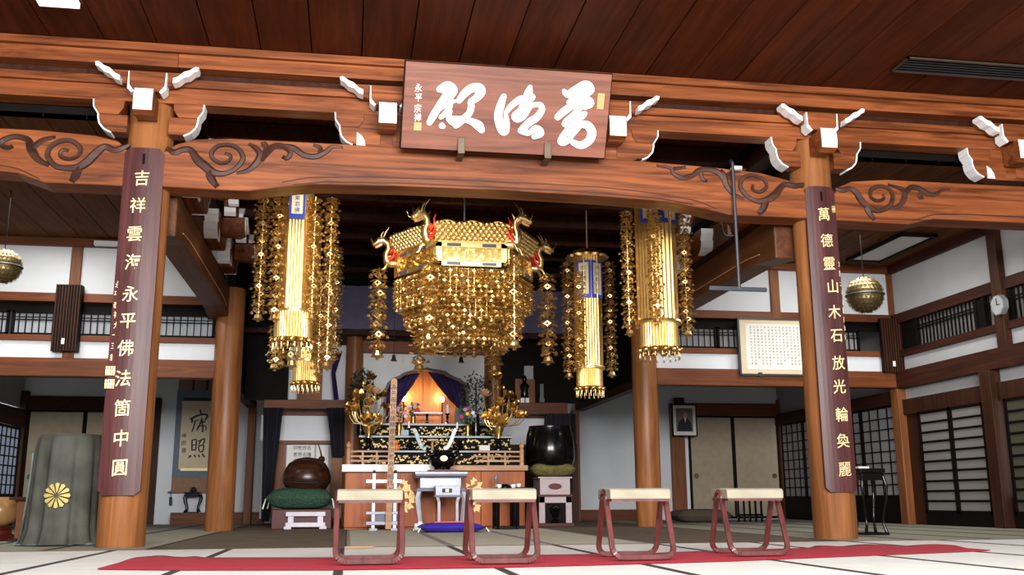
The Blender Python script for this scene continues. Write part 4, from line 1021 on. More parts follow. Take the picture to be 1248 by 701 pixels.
def stool(label):
    """local origin on the floor at its centre; seat long side along x"""
    t = thing('folding_stool', label, 'stool', (0, 0, 0), 'stools on the red carpet')
    W, Hs, Dp = .40, .418, .40
    r_ = .0145
    for sy in (-1, 1):
        yb0 = sy*Dp/2; yt = sy*.05
        pts = []
        def arc(cx, cz, a0, a1, rr, n=6): return [(cx+rr*math.cos(a0+(a1-a0)*i/n), cz+rr*math.sin(a0+(a1-a0)*i/n)) for i in range(n+1)]
        # U of bent wood: rises from under the seat edge, along the floor, rises again
        hx = W/2-.012
        pr = [(-hx+.0, Hs-.05)]+[(-hx, .09)]+arc(-hx+.06, .075, math.pi, 1.5*math.pi, .06)+arc(hx-.06, .075, 1.5*math.pi, 2*math.pi, .06)+[(hx, .09), (hx, Hs-.05)]
        P3 = [(a, yb0+(yt-yb0)*max(0, (b_-.03)/(Hs-.08)), b_) for a, b_ in pr]
        mb = MB()
        for i in range(len(P3)-1):
            mb.bar(P3[i], (Vector(P3[i+1])+(Vector(P3[i+1])-Vector(P3[i])).normalized()*.004), .032, .026, up=(0, 1, 0))
        part('bent_leg', mb, 'stool_wood', t, bevel=.004)
    for sx in (-1, 1):     # arch joining the two frames at each end of the seat
        xx = sx*(W/2-.012)
        pts = [(xx, -.05, Hs-.055), (xx, -.05+.0, Hs-.035), (xx, -.035, Hs-.012), (xx, 0, Hs-.002), (xx, .035, Hs-.012), (xx, .05, Hs-.035), (xx, .05, Hs-.055)]
        part('arch', MB().tube(pts, .016, 8), 'stool_wood', t, smooth=50)
    # padded brocade seat
    mb = MB(); prof = [(-.17, -.052), (-.172, -.02), (-.168, .004), (-.15, .014), (0, .018), (.15, .014), (.168, .004), (.172, -.02), (.17, -.052)]
    mb.prism([(a, b_+Hs) for a, b_ in prof], -W/2+.012, W/2-.012, lambda a, b, c_: (c_, a, b))
    part('seat', mb, 'brocade', t, smooth=40, bevel=.006)
    part('seat_rail', MB().box(-W/2+.02, W/2-.02, -.165, .165, Hs-.066, Hs-.052), 'stool_wood', t)
    return t
labs = ['cream-topped folding stool, leftmost of four, in front of the mallet drum side', 'cream-topped folding stool, second from left, in front of the blue cushion',
        'cream-topped folding stool, third from left, in front of the right inner column', 'cream-topped folding stool, rightmost of four, nearest the right front column']
sp = []
for (xa, xb, yb1) in ((408, 494, 690), (573, 657, 689), (742, 821, 684.5), (884, 960, 679.5)):
    a = az(xa, yb1); b_ = az(xb, yb1); sp.append(((a.x+b_.x)/2-.01, (a.y+b_.y)/2+.09, b_.x-a.x))
st0 = stool(labs[0]); rots = (0, 0, R(-1), R(-2))
for i, (x, y, wd) in enumerate(sp):
    y2 = 6.36+.035*i
    # keep the pixel column while standing on the common line
    o = st0 if i == 0 else dup(st0, (0, 0, 0))
    o.location = (x, y, .017); o.rotation_euler = (0, 0, rots[i]); o['label'] = labs[i]; o.scale = (1.04, 1, 1)

# blue cushion, small things on the floor
def cushion(name, c, w_, d_, h_, mat, label, tassel=None, rot=0):
    t = thing(name, label, 'cushion', c)
    mb = MB(); n = 14; vs = []
    for sgn in (-1, 1):
        for i in range(n+1):
            for j in range(n+1):
                u, v = -1+2*i/n, -1+2*j/n; e = (1-u**4)*(1-v**4); pin = 1-.07*(1-abs(u))*abs(v)**3-.0
                x, y = u*w_/2*(1-.05*(1-v*v)), v*d_/2*(1-.05*(1-u*u))
                vs.append((c[0]+x, c[1]+y, c[2]+h_*.5+sgn*h_*.5*(e**.45 if e > 0 else 0)))
    m_ = (n+1)*(n+1)
    for i in range(n):
        for j in range(n):
            a = i*(n+1)+j; mb.f.append((m_+a, m_+a+n+1, m_+a+n+2, m_+a+1)); mb.f.append((a, a+1, a+n+2, a+n+1))
    mb.v = [Vector(p) for p in vs]
    part('pad', mb, mat, t, smooth=60)
    if tassel:
        mb = MB()
        for sx in (-1, 1):
            for sy in (-1, 1): mb.cyl((c[0]+sx*w_*.49, c[1]+sy*d_*.49, c[2]+h_*.5), (c[0]+sx*w_*.53, c[1]+sy*d_*.53, c[2]+.008), .006, .012, 6)
        part('tassel', mb, tassel, t)
    return t
c = az(565, 655); xa, xb = az(521, 653).x, az(608, 653).x
t = cushion('floor_cushion', Vector(((xa+xb)/2, 12.6, .002)), (xb-xa)*1.06, .8, .11, 'cushion_blue', 'flat violet-blue floor cushion before the altar table', 'cord_white')
part('red_underside', MB().box((xa+xb)/2-.18, (xa+xb)/2+.22, 12.8, 13.0, .11, .122), 'red_paint', t, label='reddish cloth folded over the far edge of the cushion')
p = az(420, 669.0); q = az(455, 669.5)
solo('wooden_stick', MB().cyl((p.x, p.y-.1, .015), (q.x, p.y-.1, .015), .008, n=8), 'pale_wood', 'thin wooden stick lying on the mats behind the leftmost stool', 'stick', loc=(p.x, p.y-.1, .015))

# black pedestal right of the right front column
c = Vector((at(1061, 640, 10.1).x, 10.1, 0)); wp = at(1077, 640, 9.95).x-at(1045, 640, 9.95).x; hp = at(1060, 571, 10.0).z
t = thing('black_pedestal', 'tall black lacquer pedestal with curved legs behind the right front column', 'stand', c)
curvy_stand(t, c, wp*.95, hp, 'black_lacquer')
p = at(1050, 571, 9.9); solo('white_dish', MB().box(c.x-.14, c.x-.02, c.y-.1, c.y, hp+.001, hp+.02), 'paper', 'little white slip lying on the black pedestal', 'paper', loc=(c.x, c.y, hp))
# cushion and low black stand at the right back
c = Vector((at(852, 625, 16.5).x, 16.5, .0)); cushion('floor_cushion', c, 1.0, .7, .22, 'cushion_brown', 'dark brown floor cushion seen under the rightmost stool')
c = Vector((at(911, 640, 16.6).x, 16.6, 0)); t = thing('low_stand', 'low black slatted stand behind the rightmost stool', 'stand', c)
zt2 = at(911, 590, 16.6).z
part('top', MB().box(c.x-.24, c.x+.24, c.y-.15, c.y+.15, .36, .40), 'black_lacquer', t)
for i in range(5): part('leg', MB().box(c.x-.22+.105*i, c.x-.19+.105*i, c.y-.14, c.y-.11, 0, .36), 'black_lacquer', t)
part('rail', MB().box(c.x-.24, c.x+.24, c.y-.14, c.y-.12, .1, .13), 'black_lacquer', t)
part('handle', MB().tube([(c.x-.08, c.y, .40), (c.x-.07, c.y, .47), (c.x+.07, c.y, .47), (c.x+.08, c.y, .40)], .012, 6), 'gold_dark', t)
# ================================================================= SANCTUM
YS = 16.0
def zz(y, Y, x=520): return at(x, y, Y).z
def xx(x, Y, y=500): return at(x, y, Y).x
cxl, cxr = xx(430.5, YS), xx(600.5, YS)
for x, l in ((cxl, 'slender wooden column at the left of the altar niche'), (cxr, 'slender wooden column at the right of the altar niche')):
    solo('sanctum_column', MB().lathe((x, YS, 0), [(.14, 0), (.14, zz(405, YS))], 28), 'column_wood', l, 'column', loc=(x, YS, 0), smooth=40)
# dark header wall with faint rails, lavender valance, lintel
struct('wall_sanctum_header', MB().box(-1.66, 4.16, YS-.1, YS, zz(412, YS), 4.4), 'dark_frame')
for i, y in enumerate((262, 291, 330, 405)):
    struct('trim_sanctum_%d' % (i+1), MB().box(-1.66, 4.16, YS-.3, YS-.1, zz(y+6, YS-.2), zz(y, YS-.2)), 'lintel_wood_y')
vm = MB(); n = 120; va = []; x0, x1 = xx(400, YS-.32, 375), xx(700, YS-.32, 375); z1, z0 = zz(351, YS-.32), zz(403, YS-.32)
for i in range(n+1):
    f = i/n; yy_ = YS-.32+.012*math.sin(f*70)
    va += [(x0+(x1-x0)*f, yy_, z0), (x0+(x1-x0)*f, yy_, z1), (x0+(x1-x0)*f, yy_+.01, z1), (x0+(x1-x0)*f, yy_+.01, z0)]
vm.add(va, [(4*i+k, 4*i+4+k, 4*i+4+(k+1) % 4, 4*i+(k+1) % 4) for i in range(n) for k in range(4)])
plain('lavender_cloth', (.12, .11, .20), .85, var=.1)
solo('valance', vm, 'lavender_cloth', 'wide dull lavender cloth band stretched behind the gold canopy', 'curtain', loc=(x0, YS-.32, z0), smooth=50)
struct('trim_sanctum_lintel', MB().box(cxl, cxr, YS-.06, YS+.08, zz(432, YS), zz(417, YS)), 'lintel_wood', bevel=.01)
# white wall with a cusped arch opening
zn0 = zz(560, YS)
def katou(s=1.0, n=0):
    pts = [(470, 560), (468, 520), (467, 490), (468, 476), (472, 467), (479, 461), (486, 458.5), (491, 455), (499, 452.5), (506, 451), (513, 450), (520, 448), (527, 450), (535, 451), (543, 453), (549, 457), (554, 459.5), (561, 462), (567, 468), (570.5, 477), (571.5, 490), (571, 520), (570, 560)]
    cx0, cy0 = 520, 505
    return [(cx0+(x-cx0)*s, cy0+(y-cy0)*s if y < 555 else y) for x, y in pts]
outer = [(at(x, y, YS).x, at(x, y, YS).z) for x, y in katou(1.0)]
X0, X1, Z1 = cxl, cxr, zz(430, YS)
mb = MB()
op = outer; k = len(op)
for i in range(k-1):     # ceiling strip pieces from the arch curve up to the top edge
    (a0, b0_), (a1, b1_) = op[i], op[i+1]
    if abs(a1-a0) > .004 and i not in (0, 1, 2, k-2, k-3, k-4):
        mb.prism([(a0, b0_), (a1, b1_), (a1, Z1), (a0, Z1)], YS, YS+.05)
xl_, xr_ = op[3][0], op[-4][0]
mb.box(X0, xl_, YS, YS+.05, 0, Z1); mb.box(xr_, X1, YS, YS+.05, 0, Z1)
struct('wall_sanctum_arch', mb, 'plaster')
inner = [(at(x, y, YS).x, at(x, y, YS).z) for x, y in katou(.94)]
mb = MB()
for i in range(k-1): mb.prism([op[i], op[i+1], inner[i+1], inner[i]], YS-.04, YS+.08)
plain('arch_frame', (.13, .09, .09), .6)
struct('trim_arch_frame', mb, 'arch_frame')
# niche: back, curtains, shrine doors, lamps
struct('wall_niche_back', MB().box(xl_-.1, xr_+.1, YS+.75, YS+.8, 0, Z1), 'dark_frame')
def cloth_poly(name, label, edge_l, edge_r, Y, mat, waves=5, amp=.02, loc=None, group=None):
    """cloth between two px polylines (same number of points, top to bottom)"""
    mb = MB(); m_ = 22; vs = []; rows = len(edge_l); sub = 6
    L_ = []
    for i in range(rows-1):
        for s_ in range(sub):
            t = s_/sub; L_.append((edge_l[i][0]*(1-t)+edge_l[i+1][0]*t, edge_l[i][1]*(1-t)+edge_l[i+1][1]*t, edge_r[i][0]*(1-t)+edge_r[i+1][0]*t, edge_r[i][1]*(1-t)+edge_r[i+1][1]*t))
    L_.append((*edge_l[-1], *edge_r[-1]))
    for a, b, c_, d in L_:
        P_, Q_ = at(a, b, Y), at(c_, d, Y)
        for j in range(m_+1):
            f = j/m_; p = P_.lerp(Q_, f); vs.append((p.x, Y+amp*math.sin(f*waves*2*math.pi), p.z))
    nn = len(vs); vs += [(x, y+.012, z) for x, y, z in vs]; w_ = m_+1; h = len(L_)
    for i in range(h-1):
        for j in range(m_):
            a = i*w_+j; mb.f.append((a, a+1, a+w_+1, a+w_)); mb.f.append((nn+a, nn+a+w_, nn+a+w_+1, nn+a+1))
    for j in range(m_): mb.f.append((j, nn+j, nn+j+1, j+1)); a = (h-1)*w_+j; mb.f.append((a, a+1, nn+a+1, nn+a))
    for i in range(h-1): a = i*w_; mb.f.append((a, a+w_, nn+a+w_, nn+a)); a += m_; mb.f.append((a, nn+a, nn+a+w_, a+w_))
    mb.v = [Vector(v) for v in vs]
    return solo(name, mb, mat, label, 'curtain', group, loc=at(*edge_l[0], Y), smooth=60)
cloth_poly('altar_curtain', 'purple curtain drawn aside at the left of the altar arch', [(466, 447), (466, 470), (466, 500), (466, 522)], [(517, 447), (503, 470), (487, 492), (474, 512)], YS+.11, 'curtain_purple', 4, .02)
cloth_poly('altar_curtain', 'purple curtain drawn aside at the right of the altar arch', [(517.5, 447), (533, 470), (548, 488), (564, 502)], [(574, 447), (574, 470), (574, 500), (574, 515)], YS+.11, 'curtain_purple', 4, .02)
t = thing('shrine_cabinet', 'glowing orange-brown wooden shrine doors showing between the purple curtains', 'shrine', (xx(520, YS+.5), YS+.5, 0))
sx0, sx1, sxm = xx(478, YS+.5), xx(563, YS+.5), xx(518, YS+.5); sz0, sz1 = zz(522, YS+.5), zz(450, YS+.5)
part('door', MB().box(sx0, sxm-.008, YS+.45, YS+.5, sz0, sz1), 'shrine_wood', t); part('door', MB().box(sxm+.008, sx1, YS+.45, YS+.5, sz0, sz1), 'shrine_wood', t)
part('centre_stile', MB().box(sxm-.025, sxm+.025, YS+.42, YS+.46, sz0, sz1), 'shrine_wood', t)
part('sill', MB().box(sx0, sx1, YS+.28, YS+.52, sz0-.06, sz0), 'shrine_wood', t)
part('plinth', MB().box(sx0, sx1, YS+.38, YS+.52, 0, sz0-.06), 'dark_frame', t)

for x, l in ((492, 'left small warm altar lamp beside the shrine doors'), (539, 'right small warm altar lamp beside the shrine doors')):
    p = at(x, 487 if x > 500 else 486, YS+.34)
    ld = bpy.data.lights.new('altar_bulb', 'POINT'); ld.energy = 7; ld.color = (1, .68, .34); ld.shadow_soft_size = .05; lo = bpy.data.objects.new('altar_bulb', ld); COL.objects.link(lo); lo.location = (p.x+(.05 if x < 510 else -.05), p.y-.09, p.z+.05)
    t = thing('altar_lamp', l, 'lamp', p); part('globe', MB().ball(p, .036, 12, 8, 1.3), 'altar_lamp', t, smooth=60)
    part('stem', MB().cyl((p.x, p.y, sz0), (p.x, p.y, p.z-.04), .010, n=8), 'dark_frame', t)

# ---- tiers and platform
YA0 = 14.0
px0, px1 = xx(420, YA0, 600), xx(640, YA0, 600); pzt = zz(574, YA0)
t = thing('altar_platform', 'broad red-brown altar platform with pale top ledge and low railing', 'altar', (1.2, YA0, 0))
for i in range(4): 
    a, b = px0+(px1-px0)*i/4, px0+(px1-px0)*(i+1)/4
    part('front_panel', MB().box(a+.003, b-.003, YA0, YA0+.05, .03, pzt), 'redwood', t, bevel=.004)
part('body', MB().box(px0+.01, px1-.01, YA0+.05, YA0+1.0, 0, pzt), 'redwood', t)
part('top_ledge', MB().box(px0-.03, px1+.03, YA0-.08, YA0+1.05, pzt, pzt+.075), 'pale_wood', t, bevel=.006)
part('white_cloth', MB().box(px0-.045, xx(531, YA0-.1, 570), YA0-.1, YA0+.3, pzt-.015, pzt+.085), 'white_paint', t, label='white cloth strip over the left half of the ledge', bevel=.006)
def railing(xa, xb, label_n):
    pz = pzt+.075; h1 = zz(552, YA0, xa)-pz if False else .20
    pa = MB().lathe((xa, YA0+.02, pz), [(.032, 0), (.032, .22), (.022, .235), (.035, .26), (.036, .29), (.012, .32), (.002, .335)], 14); part('rail_post', pa, 'pale_wood', t, smooth=40)
    for z, h_ in ((.05, .025), (.115, .02), (.18, .022)):
        part('rail', MB().box(min(xa, xb), max(xa, xb), YA0+.005, YA0+.035, pz+z, pz+z+h_), 'pale_wood', t)
    for f in (.35, .7): part('baluster', MB().box(xa+(xb-xa)*f-.013, xa+(xb-xa)*f+.013, YA0+.008, YA0+.032, pz, pz+.18), 'pale_wood', t)
railing(xx(425, YA0, 550), xx(474, YA0, 550), 0); railing(xx(636, YA0, 550), xx(578, YA0, 550), 1)
# gold peony reliefs on the front
def peony(cx, cy, w_, h_, seed):
    rnd = random.Random(seed); mb = MB()
    for i in range(26):
        a = rnd.random()*2*math.pi; r_ = rnd.random()**.5
        p = at(cx+w_*r_*math.cos(a), cy+h_*r_*math.sin(a), YA0-.005); s_ = .035+.03*rnd.random(); th = rnd.random()*3
        pts = [(p.x+s_*math.cos(th+k*math.pi/3)*(1 if k % 2 else .5), p.z+s_*math.sin(th+k*math.pi/3)*(1 if k % 2 else .5)) for k in range(6)]
        mb.prism(pts, YA0-.006-.012*rnd.random(), YA0)
    part('peony_relief', mb, 'gilt_relief', t, kind='stuff')
plain('gilt_relief', (.62, .46, .20), .55, .35, var=.2, sc=60)
peony(494, 605, 10, 18, 1); peony(577, 603, 11, 20, 2)
plain('shelf_edge', (.22, .27, .30), .4)
def frieze(name, Y, y0, y1, xa, xb, label, top='black_lacquer', depth=.4, edge='shelf_edge'):
    X0_, X1_ = xx(xa, Y, y0), xx(xb, Y, y0); Z1_, Z0_ = zz(y0, Y), zz(y1, Y)
    t = thing(name, label, 'shelf', (X0_, Y, Z0_))
    part('shelf', MB().box(X0_-.03, X1_+.03, Y-.03, Y+depth, Z1_, Z1_+.035), top, t, bevel=.004)
    part('edge', MB().box(X0_-.03, X1_+.03, Y-.036, Y-.03, Z1_+.008, Z1_+.028), edge, t)
    part('riser', MB().box(X0_, X1_, Y+.03, Y+depth-.06, (pzt+.078 if Y < 15.05 else 0), Z1_), 'black_matte', t)
    rnd = random.Random(int(Y*100)); mb = MB(); n = int((X1_-X0_)/.03)
    for i in range(n*2):
        x = X0_+(X1_-X0_)*(i+.5*rnd.random())/(n*2); z = Z0_+(Z1_-Z0_)*(.12+.76*rnd.random()); s_ = .014+.016*rnd.random(); th = rnd.random()*3
        pts = [(x+s_*math.cos(th+k*math.pi/3)*(1 if k % 2 else .45), z+s_*math.sin(th+k*math.pi/3)*(1 if k % 2 else .45)) for k in range(6)]
        mb.prism(pts, Y+.008+.01*rnd.random(), Y+.031)
    part('gold_frieze', mb, 'gold_lace', t, kind='stuff')
    return Z1_+.035
T3 = frieze('altar_tier', 15.0, 534, 549, 440, 622, 'middle altar shelf with gold frieze, behind the black censer', depth=.45)
T4 = frieze('altar_tier', 15.5, 519, 532, 446, 612, 'upper altar shelf with gold frieze, below the shrine doors', depth=.4)
T2 = frieze('altar_tier', 14.45, 552, 567, 437, 622, 'lowest altar shelf with gold frieze, just behind the railing', depth=.5)

# ---- things on the tiers
def put(x, Y): return at(x, 540, Y).x
def candle(x, Y, z, ztop_px, label, body='white_paint'):
    p = put(x, Y); zt_ = zz(ztop_px, Y); h = zt_-z
    t = thing('candlestick', label, 'candle', (p, Y, z))
    part('stick', MB().lathe((p, Y, z), [(.05, 0), (.055, .012), (.018, .03), (.014, h*.30), (.03, h*.36), (.012, h*.42), (.04, h*.52), (.045, h*.55)], 12), 'black_lacquer', t, smooth=40)
    part('candle', MB().cyl((p, Y, z+h*.55), (p, Y, z+h), .018, .016, 10), body, t, smooth=40)
candle(498, 15.15, T3, 514, 'white candle on a black stand, left of the altar centre')
candle(557, 15.15, T3, 515, 'white candle on a black stand, right of the altar centre')
candle(545, 15.65, T4, 493, 'tall slim candle on the top shelf before the shrine, right side')
def black_vase(x, Y, z, y_top, label, r=.06):
    p = put(x, Y); h = zz(y_top, Y)-z; t = thing('black_urn', label, 'vase', (p, Y, z))
    part('body', MB().lathe((p, Y, z), [(r*.7, 0), (r*.8, h*.1), (r*.35, h*.25), (r, h*.5), (r*.95, h*.65), (r*.35, h*.82), (r*.6, h*.95), (r*.6, h)], 18), 'black_lacquer', t, smooth=50)
black_vase(500, 14.62, T2, 537, 'black lacquer urn left of the black censer'); black_vase(561, 14.62, T2, 537, 'black lacquer urn right of the black censer', .07)
def flowers(x, Y, z, y_top, label, seed, spread=.13):
    rnd = random.Random(seed); p = put(x, Y); ht = zz(y_top, Y)-z
    t = thing('flower_vase', label, 'flowers', (p, Y, z))
    part('vase', MB().lathe((p, Y, z), [(.04, 0), (.045, .02), (.03, .06), (.045, ht*.28), (.03, ht*.40), (.045, ht*.43)], 14), 'gold_dark', t, smooth=50)
    lm = MB()
    for i in range(60):
        a = rnd.random()*6.28; r_ = rnd.random()*spread; q = Vector((p+r_*math.cos(a), Y+.5*r_*math.sin(a), z+ht*(.42+.55*rnd.random()))); d = Vector((rnd.uniform(-1, 1), rnd.uniform(-.5, .5), rnd.uniform(-.2, 1))).normalized()*.05; s_ = d.cross(Vector((.3, 1, .2))).normalized()*.014
        lm.add([q, q+d*.5+s_, q+d, q+d*.5-s_], [(0, 1, 2, 3)])
    part('leaves', lm, 'green_leaf', t, kind='stuff')
    for i, mat in enumerate(('yellow_petal', 'pink_petal', 'lilac_petal', 'white_petal', 'lilac_petal', 'pink_petal')):
        a = rnd.random()*6.28; q = Vector((p+spread*.8*math.cos(i*1.25+seed), Y-.06, z+ht*(.62+.36*((i*37+seed*13) % 10)/10)))
        mb = MB()
        for k in range(10):
            th = 2*math.pi*k/10; mb.add([q, q+Vector((math.cos(th-.25)*.024, -.012, math.sin(th-.25)*.024)), q+Vector((math.cos(th)*.036, -.004, math.sin(th)*.036)), q+Vector((math.cos(th+.25)*.024, -.012, math.sin(th+.25)*.024))], [(0, 1, 2, 3)])
        mb.ball(q+Vector((0, -.006, 0)), .012, 6, 4)
        part('blossom', mb, mat, t)
flowers(486, 15.1, T3, 494, 'gold vase of pink and yellow flowers beside the wooden stake on the altar', 3)
flowers(503, 15.6, T4, 492, 'small vase of white and yellow flowers in front of the left shrine door', 5, .09)
flowers(570, 15.1, T3, 496, 'gold vase of pink and lilac flowers at the right of the altar', 8)
# offering stands, censer, small items
def offering(x, Y, z, label, w_=.15, top=None, mat='pale_wood'):
    p = put(x, Y); t = thing('offering_stand', label, 'stand', (p, Y, z))
    part('stem', MB().lathe((p, Y, z), [(.05, 0), (.02, .03), (.016, .12), (.03, .15)], 12), mat, t, smooth=40)
    part('tray', MB().box(p-w_/2, p+w_/2, Y-w_/2, Y+w_/2, z+.15, z+.175), mat, t)
offering(527, 14.75, T2, 'pale T-shaped wooden offering stand behind the censer', .16)
offering(520, 15.7, T4, 'low black offering stand before the shrine doors', .45, mat='black_lacquer')
p = put(483, 14.7); t = thing('orange_ornament', 'stacked orange fruit beside the wooden stake', 'fruit', (p, 14.7, T2))
part('fruit', MB().ball((p, 14.7, T2+.05), .06, 14, 8, .85), 'orange_fruit', t, smooth=60); part('fruit', MB().ball((p, 14.7, T2+.13), .04, 14, 8, .85), 'orange_fruit', t, smooth=60)
for x, Y, z, w_, l in ((493, 15.1, T3, .12, 'pale blue cloth-wrapped offering on the middle shelf, left'), (477, 15.65, T4, .12, 'grey wrapped box at the left end of the top shelf'), (562, 15.75, T4, .2, 'grey memorial box at the right end of the top shelf'),
                     (590, 14.75, T2, .16, 'small white packet on the lowest shelf, right')):
    p = put(x, Y); plain('wrap_blue', (.35, .45, .55), .6) if 'wrap_blue' not in M else None
    h = .09 if w_ < .18 else (.26 if 'memorial' in l else .035)
    solo('offering_box', MB().box(p-w_/2, p+w_/2, Y-.05, Y+.05, z, z+h), 'wrap_blue' if 'blue' in l else ('stone_grey' if 'grey' in l else 'paper'), l, 'box', loc=(p, Y, z), bevel=.008)
for sx, l in (((508, -1), 'blue-grey curled cloth streamer left of the censer'), ((552, 1), 'white curled cloth streamer right of the censer')):
    x, s_ = sx; pts = [at(x+s_*(0 if i < 3 else -2)+q[0]*s_, q[1], 14.55) for i, q in enumerate(((4, 523), (1, 527), (-1, 534), (-2, 541), (-5, 546), (-9, 547)))]
    mb = MB()
    for i in range(len(pts)-1): mb.bar(pts[i], pts[i+1]+(pts[i+1]-pts[i])*.05, .05, .012, up=(0, 1, 0))
    q = pts[0]; solo('cloth_streamer', MB().merge(mb), 'steel_white' if s_ > 0 else 'wrap_blue', l, 'streamer', loc=q)

# ---- censer table in front
YT = 13.38
def tb(x0, x1, y0, y1, Y0, Y1, mat, name, t, **k):
    a, b = xx(x0, Y0, (y0+y1)/2), xx(x1, Y0, (y0+y1)/2); return part(name, MB().box(a, b, Y0, Y1, zz(y1, Y0, (x0+x1)/2), zz(y0, Y0, (x0+x1)/2)), mat, t, **k)
t = thing('censer_table', 'silver-edged black altar table with cabriole legs carrying the black censer', 'table', (xx(538, YT), YT, 0))
tb(506, 570, 574.5, 580.5, YT, YT+.5, 'slate_plate', 'top', t, bevel=.006); tb(506, 570, 575.5, 577.5, YT-.006, YT, 'silver', 'edge_strip', t)
tb(507, 569, 580.5, 582.5, YT+.01, YT+.49, 'black_lacquer', 'underboard', t)
tb(512, 562, 582.5, 595, YT+.03, YT+.46, 'silver', 'drawer_case', t, bevel=.004)
for a, b in ((517, 530), (536, 555)): tb(a, b, 585, 591.5, YT+.02, YT+.03, 'cream_plate', 'drawer_front', t)
tb(508, 567, 595, 599, YT+.0, YT+.46, 'slate_plate', 'skirt', t, bevel=.004)
def cab_leg(xt, xm, xb, Y, y0=598, yb=641, w_=.05):
    P_ = [at(xt, y0, Y), at(xm, y0+10, Y), at((xm+xb)/2, (y0+yb)/2+3, Y), at(xb, yb-5, Y), at(xb, yb, Y)]
    P_[-1].z = 0.005
    return MB().tube(P_, [w_*.7, w_*.62, w_*.5, w_*.42, w_*.6], 4)
for xt, xm, xb, Y in ((511, 508, 511, YT+.04), (564, 568, 565, YT+.04), (513, 510, 513, YT+.42), (561, 565, 562, YT+.42)): part('leg', cab_leg(xt, xm, xb, Y), 'silver', t)
t = thing('small_altar_table', 'small silver-framed table with green plaque nested before the censer table', 'table', (xx(545, YT-.3), YT-.3, 0))
Yn = YT-.32
tb(531, 561, 592, 604, Yn, Yn+.28, 'silver', 'case', t, bevel=.004); tb(539, 551, 595.5, 600.5, Yn-.008, Yn, 'cushion_green', 'plaque', t); tb(543, 547, 596, 600, Yn-.012, Yn-.008, 'gold_paint', 'crest', t)
tb(530, 562, 603.5, 606, Yn-.01, Yn+.29, 'slate_plate', 'skirt', t)
for xa, xb in ((533, 535), (559, 557)):
    for dy in (.02, .26): part('leg', MB().tube([at(xa, 606, Yn+dy), at(xb, 612, Yn+dy), Vector((at(xb, 641, Yn+dy).x, Yn+dy, .005))], [.028, .024, .022], 4), 'silver', t)
c = Vector((xx(540, YT+.25), YT+.25, zz(574.5, YT)))
t = thing('black_censer', 'big round black censer with a gold crest on three feet, on the silver-edged table', 'censer', c)
rr_ = (xx(557, YT)-xx(523, YT))/2
hc = zz(549, YT)-c.z
part('base_board', MB().box(c.x-rr_*1.05, c.x+rr_*1.05, c.y-rr_*.8, c.y+rr_*.8, c.z, c.z+.025), 'red_lacquer', t)
part('bowl', MB().lathe((c.x, c.y, c.z+.03), [(rr_*.35, .02), (rr_*.8, hc*.18), (rr_*1.0, hc*.45), (rr_*.9, hc*.68), (rr_*.68, hc*.78), (rr_*.72, hc*.88), (rr_*.78, hc*.93), (rr_*.7, hc*.94), (rr_*.6, hc*.80)], 30, cap=False), 'black_lacquer', t, smooth=50)
for a in (-90, 30, 150): part('foot', MB().cyl((c.x+rr_*.55*math.cos(R(a)), c.y+rr_*.55*math.sin(R(a)), c.z+.025), (c.x+rr_*.5*math.cos(R(a)), c.y+rr_*.5*math.sin(R(a)), c.z+.09), .02, .03, 8), 'black_lacquer', t)
for s_ in (-1, 1): part('handle', MB().tube([(c.x+s_*rr_*.85, c.y, c.z+hc*.72), (c.x+s_*rr_*1.15, c.y, c.z+hc*.8), (c.x+s_*rr_*1.15, c.y, c.z+hc*1.0), (c.x+s_*rr_*.85, c.y, c.z+hc*.95)], .018, 6), 'black_lacquer', t, smooth=50)
mb = MB(); disc(mb, c.x-.0, c.z+hc*.52+.03, .05, .038, c.y-rr_*1.03, c.y-rr_*.9, 16); part('crest', mb, 'gold_paint', t)
for k in range(3): part('incense_stick', MB().cyl((c.x-.02+.02*k, c.y, c.z+hc*.8), (c.x-.02+.02*k, c.y, c.z+hc*1.12), .004, n=5), 'paper', t)
solo('paper_box', MB().box(xx(505, YT-.1, 641), xx(518, YT-.1, 641), YT-.2, YT-.02, 0, .09), 'steel_white', 'little white box on the floor at the left foot of the censer table', 'box', loc=(xx(505, YT-.1), YT-.1, 0))

# ---- silver rack and wooden stake
Yr = 13.5
t = thing('silver_rack', 'white-silver upright rack with crossbars left of the censer table', 'rack', (xx(468, Yr), Yr, 0))
for x in (455.5, 481.5):
    a = xx(x, Yr, 600); part('upright', MB().box(a-.022, a+.022, Yr-.02, Yr+.02, 0, zz(577, Yr, 455)), 'silver_white', t, bevel=.003)
    part('knob', MB().ball((a, Yr, zz(575, Yr, 455)), .022, 10, 6), 'iron', t, smooth=50)
    part('foot', MB().box(a-.05, a+.05, Yr-.14, Yr+.14, 0, .03), 'silver', t)
part('crossbar', MB().box(xx(446, Yr, 587), xx(490, Yr, 587), Yr-.03, Yr-.01, zz(589, Yr, 467), zz(584.5, Yr, 467)), 'silver_white', t, bevel=.004)
for y0, y1 in ((623.5, 627), (635.5, 640)): part('crossbar', MB().box(xx(446, Yr, y0), xx(488, Yr, y0), Yr-.03, Yr+.03, zz(y1, Yr, 467), zz(y0, Yr, 467)), 'silver', t, bevel=.004)
part('lattice_panel', MB().box(xx(454, Yr, 630), xx(484, Yr, 630), Yr-.005, Yr+.005, zz(636, Yr, 467), zz(627, Yr, 467)), 'slate_plate', t)
Yk2 = 13.4; a, b = at(474.5, 612, Yk2), at(480.5, 461, Yk2)
t = thing('wooden_stake', 'tall thin pale wooden memorial stake with a column of ink characters', 'stake', (a.x, Yk2, 0))
u = (b-a).normalized(); W = .042
u = Vector((u.x, 0, u.z)).normalized(); sd = Vector((u.z, 0, -u.x)); Lk = (b-a).length
def fk(p, q, d): return Vector((a.x, Yk2, a.z))+sd*p+u*q+Vector((0, d, 0))
low = a.z-.02
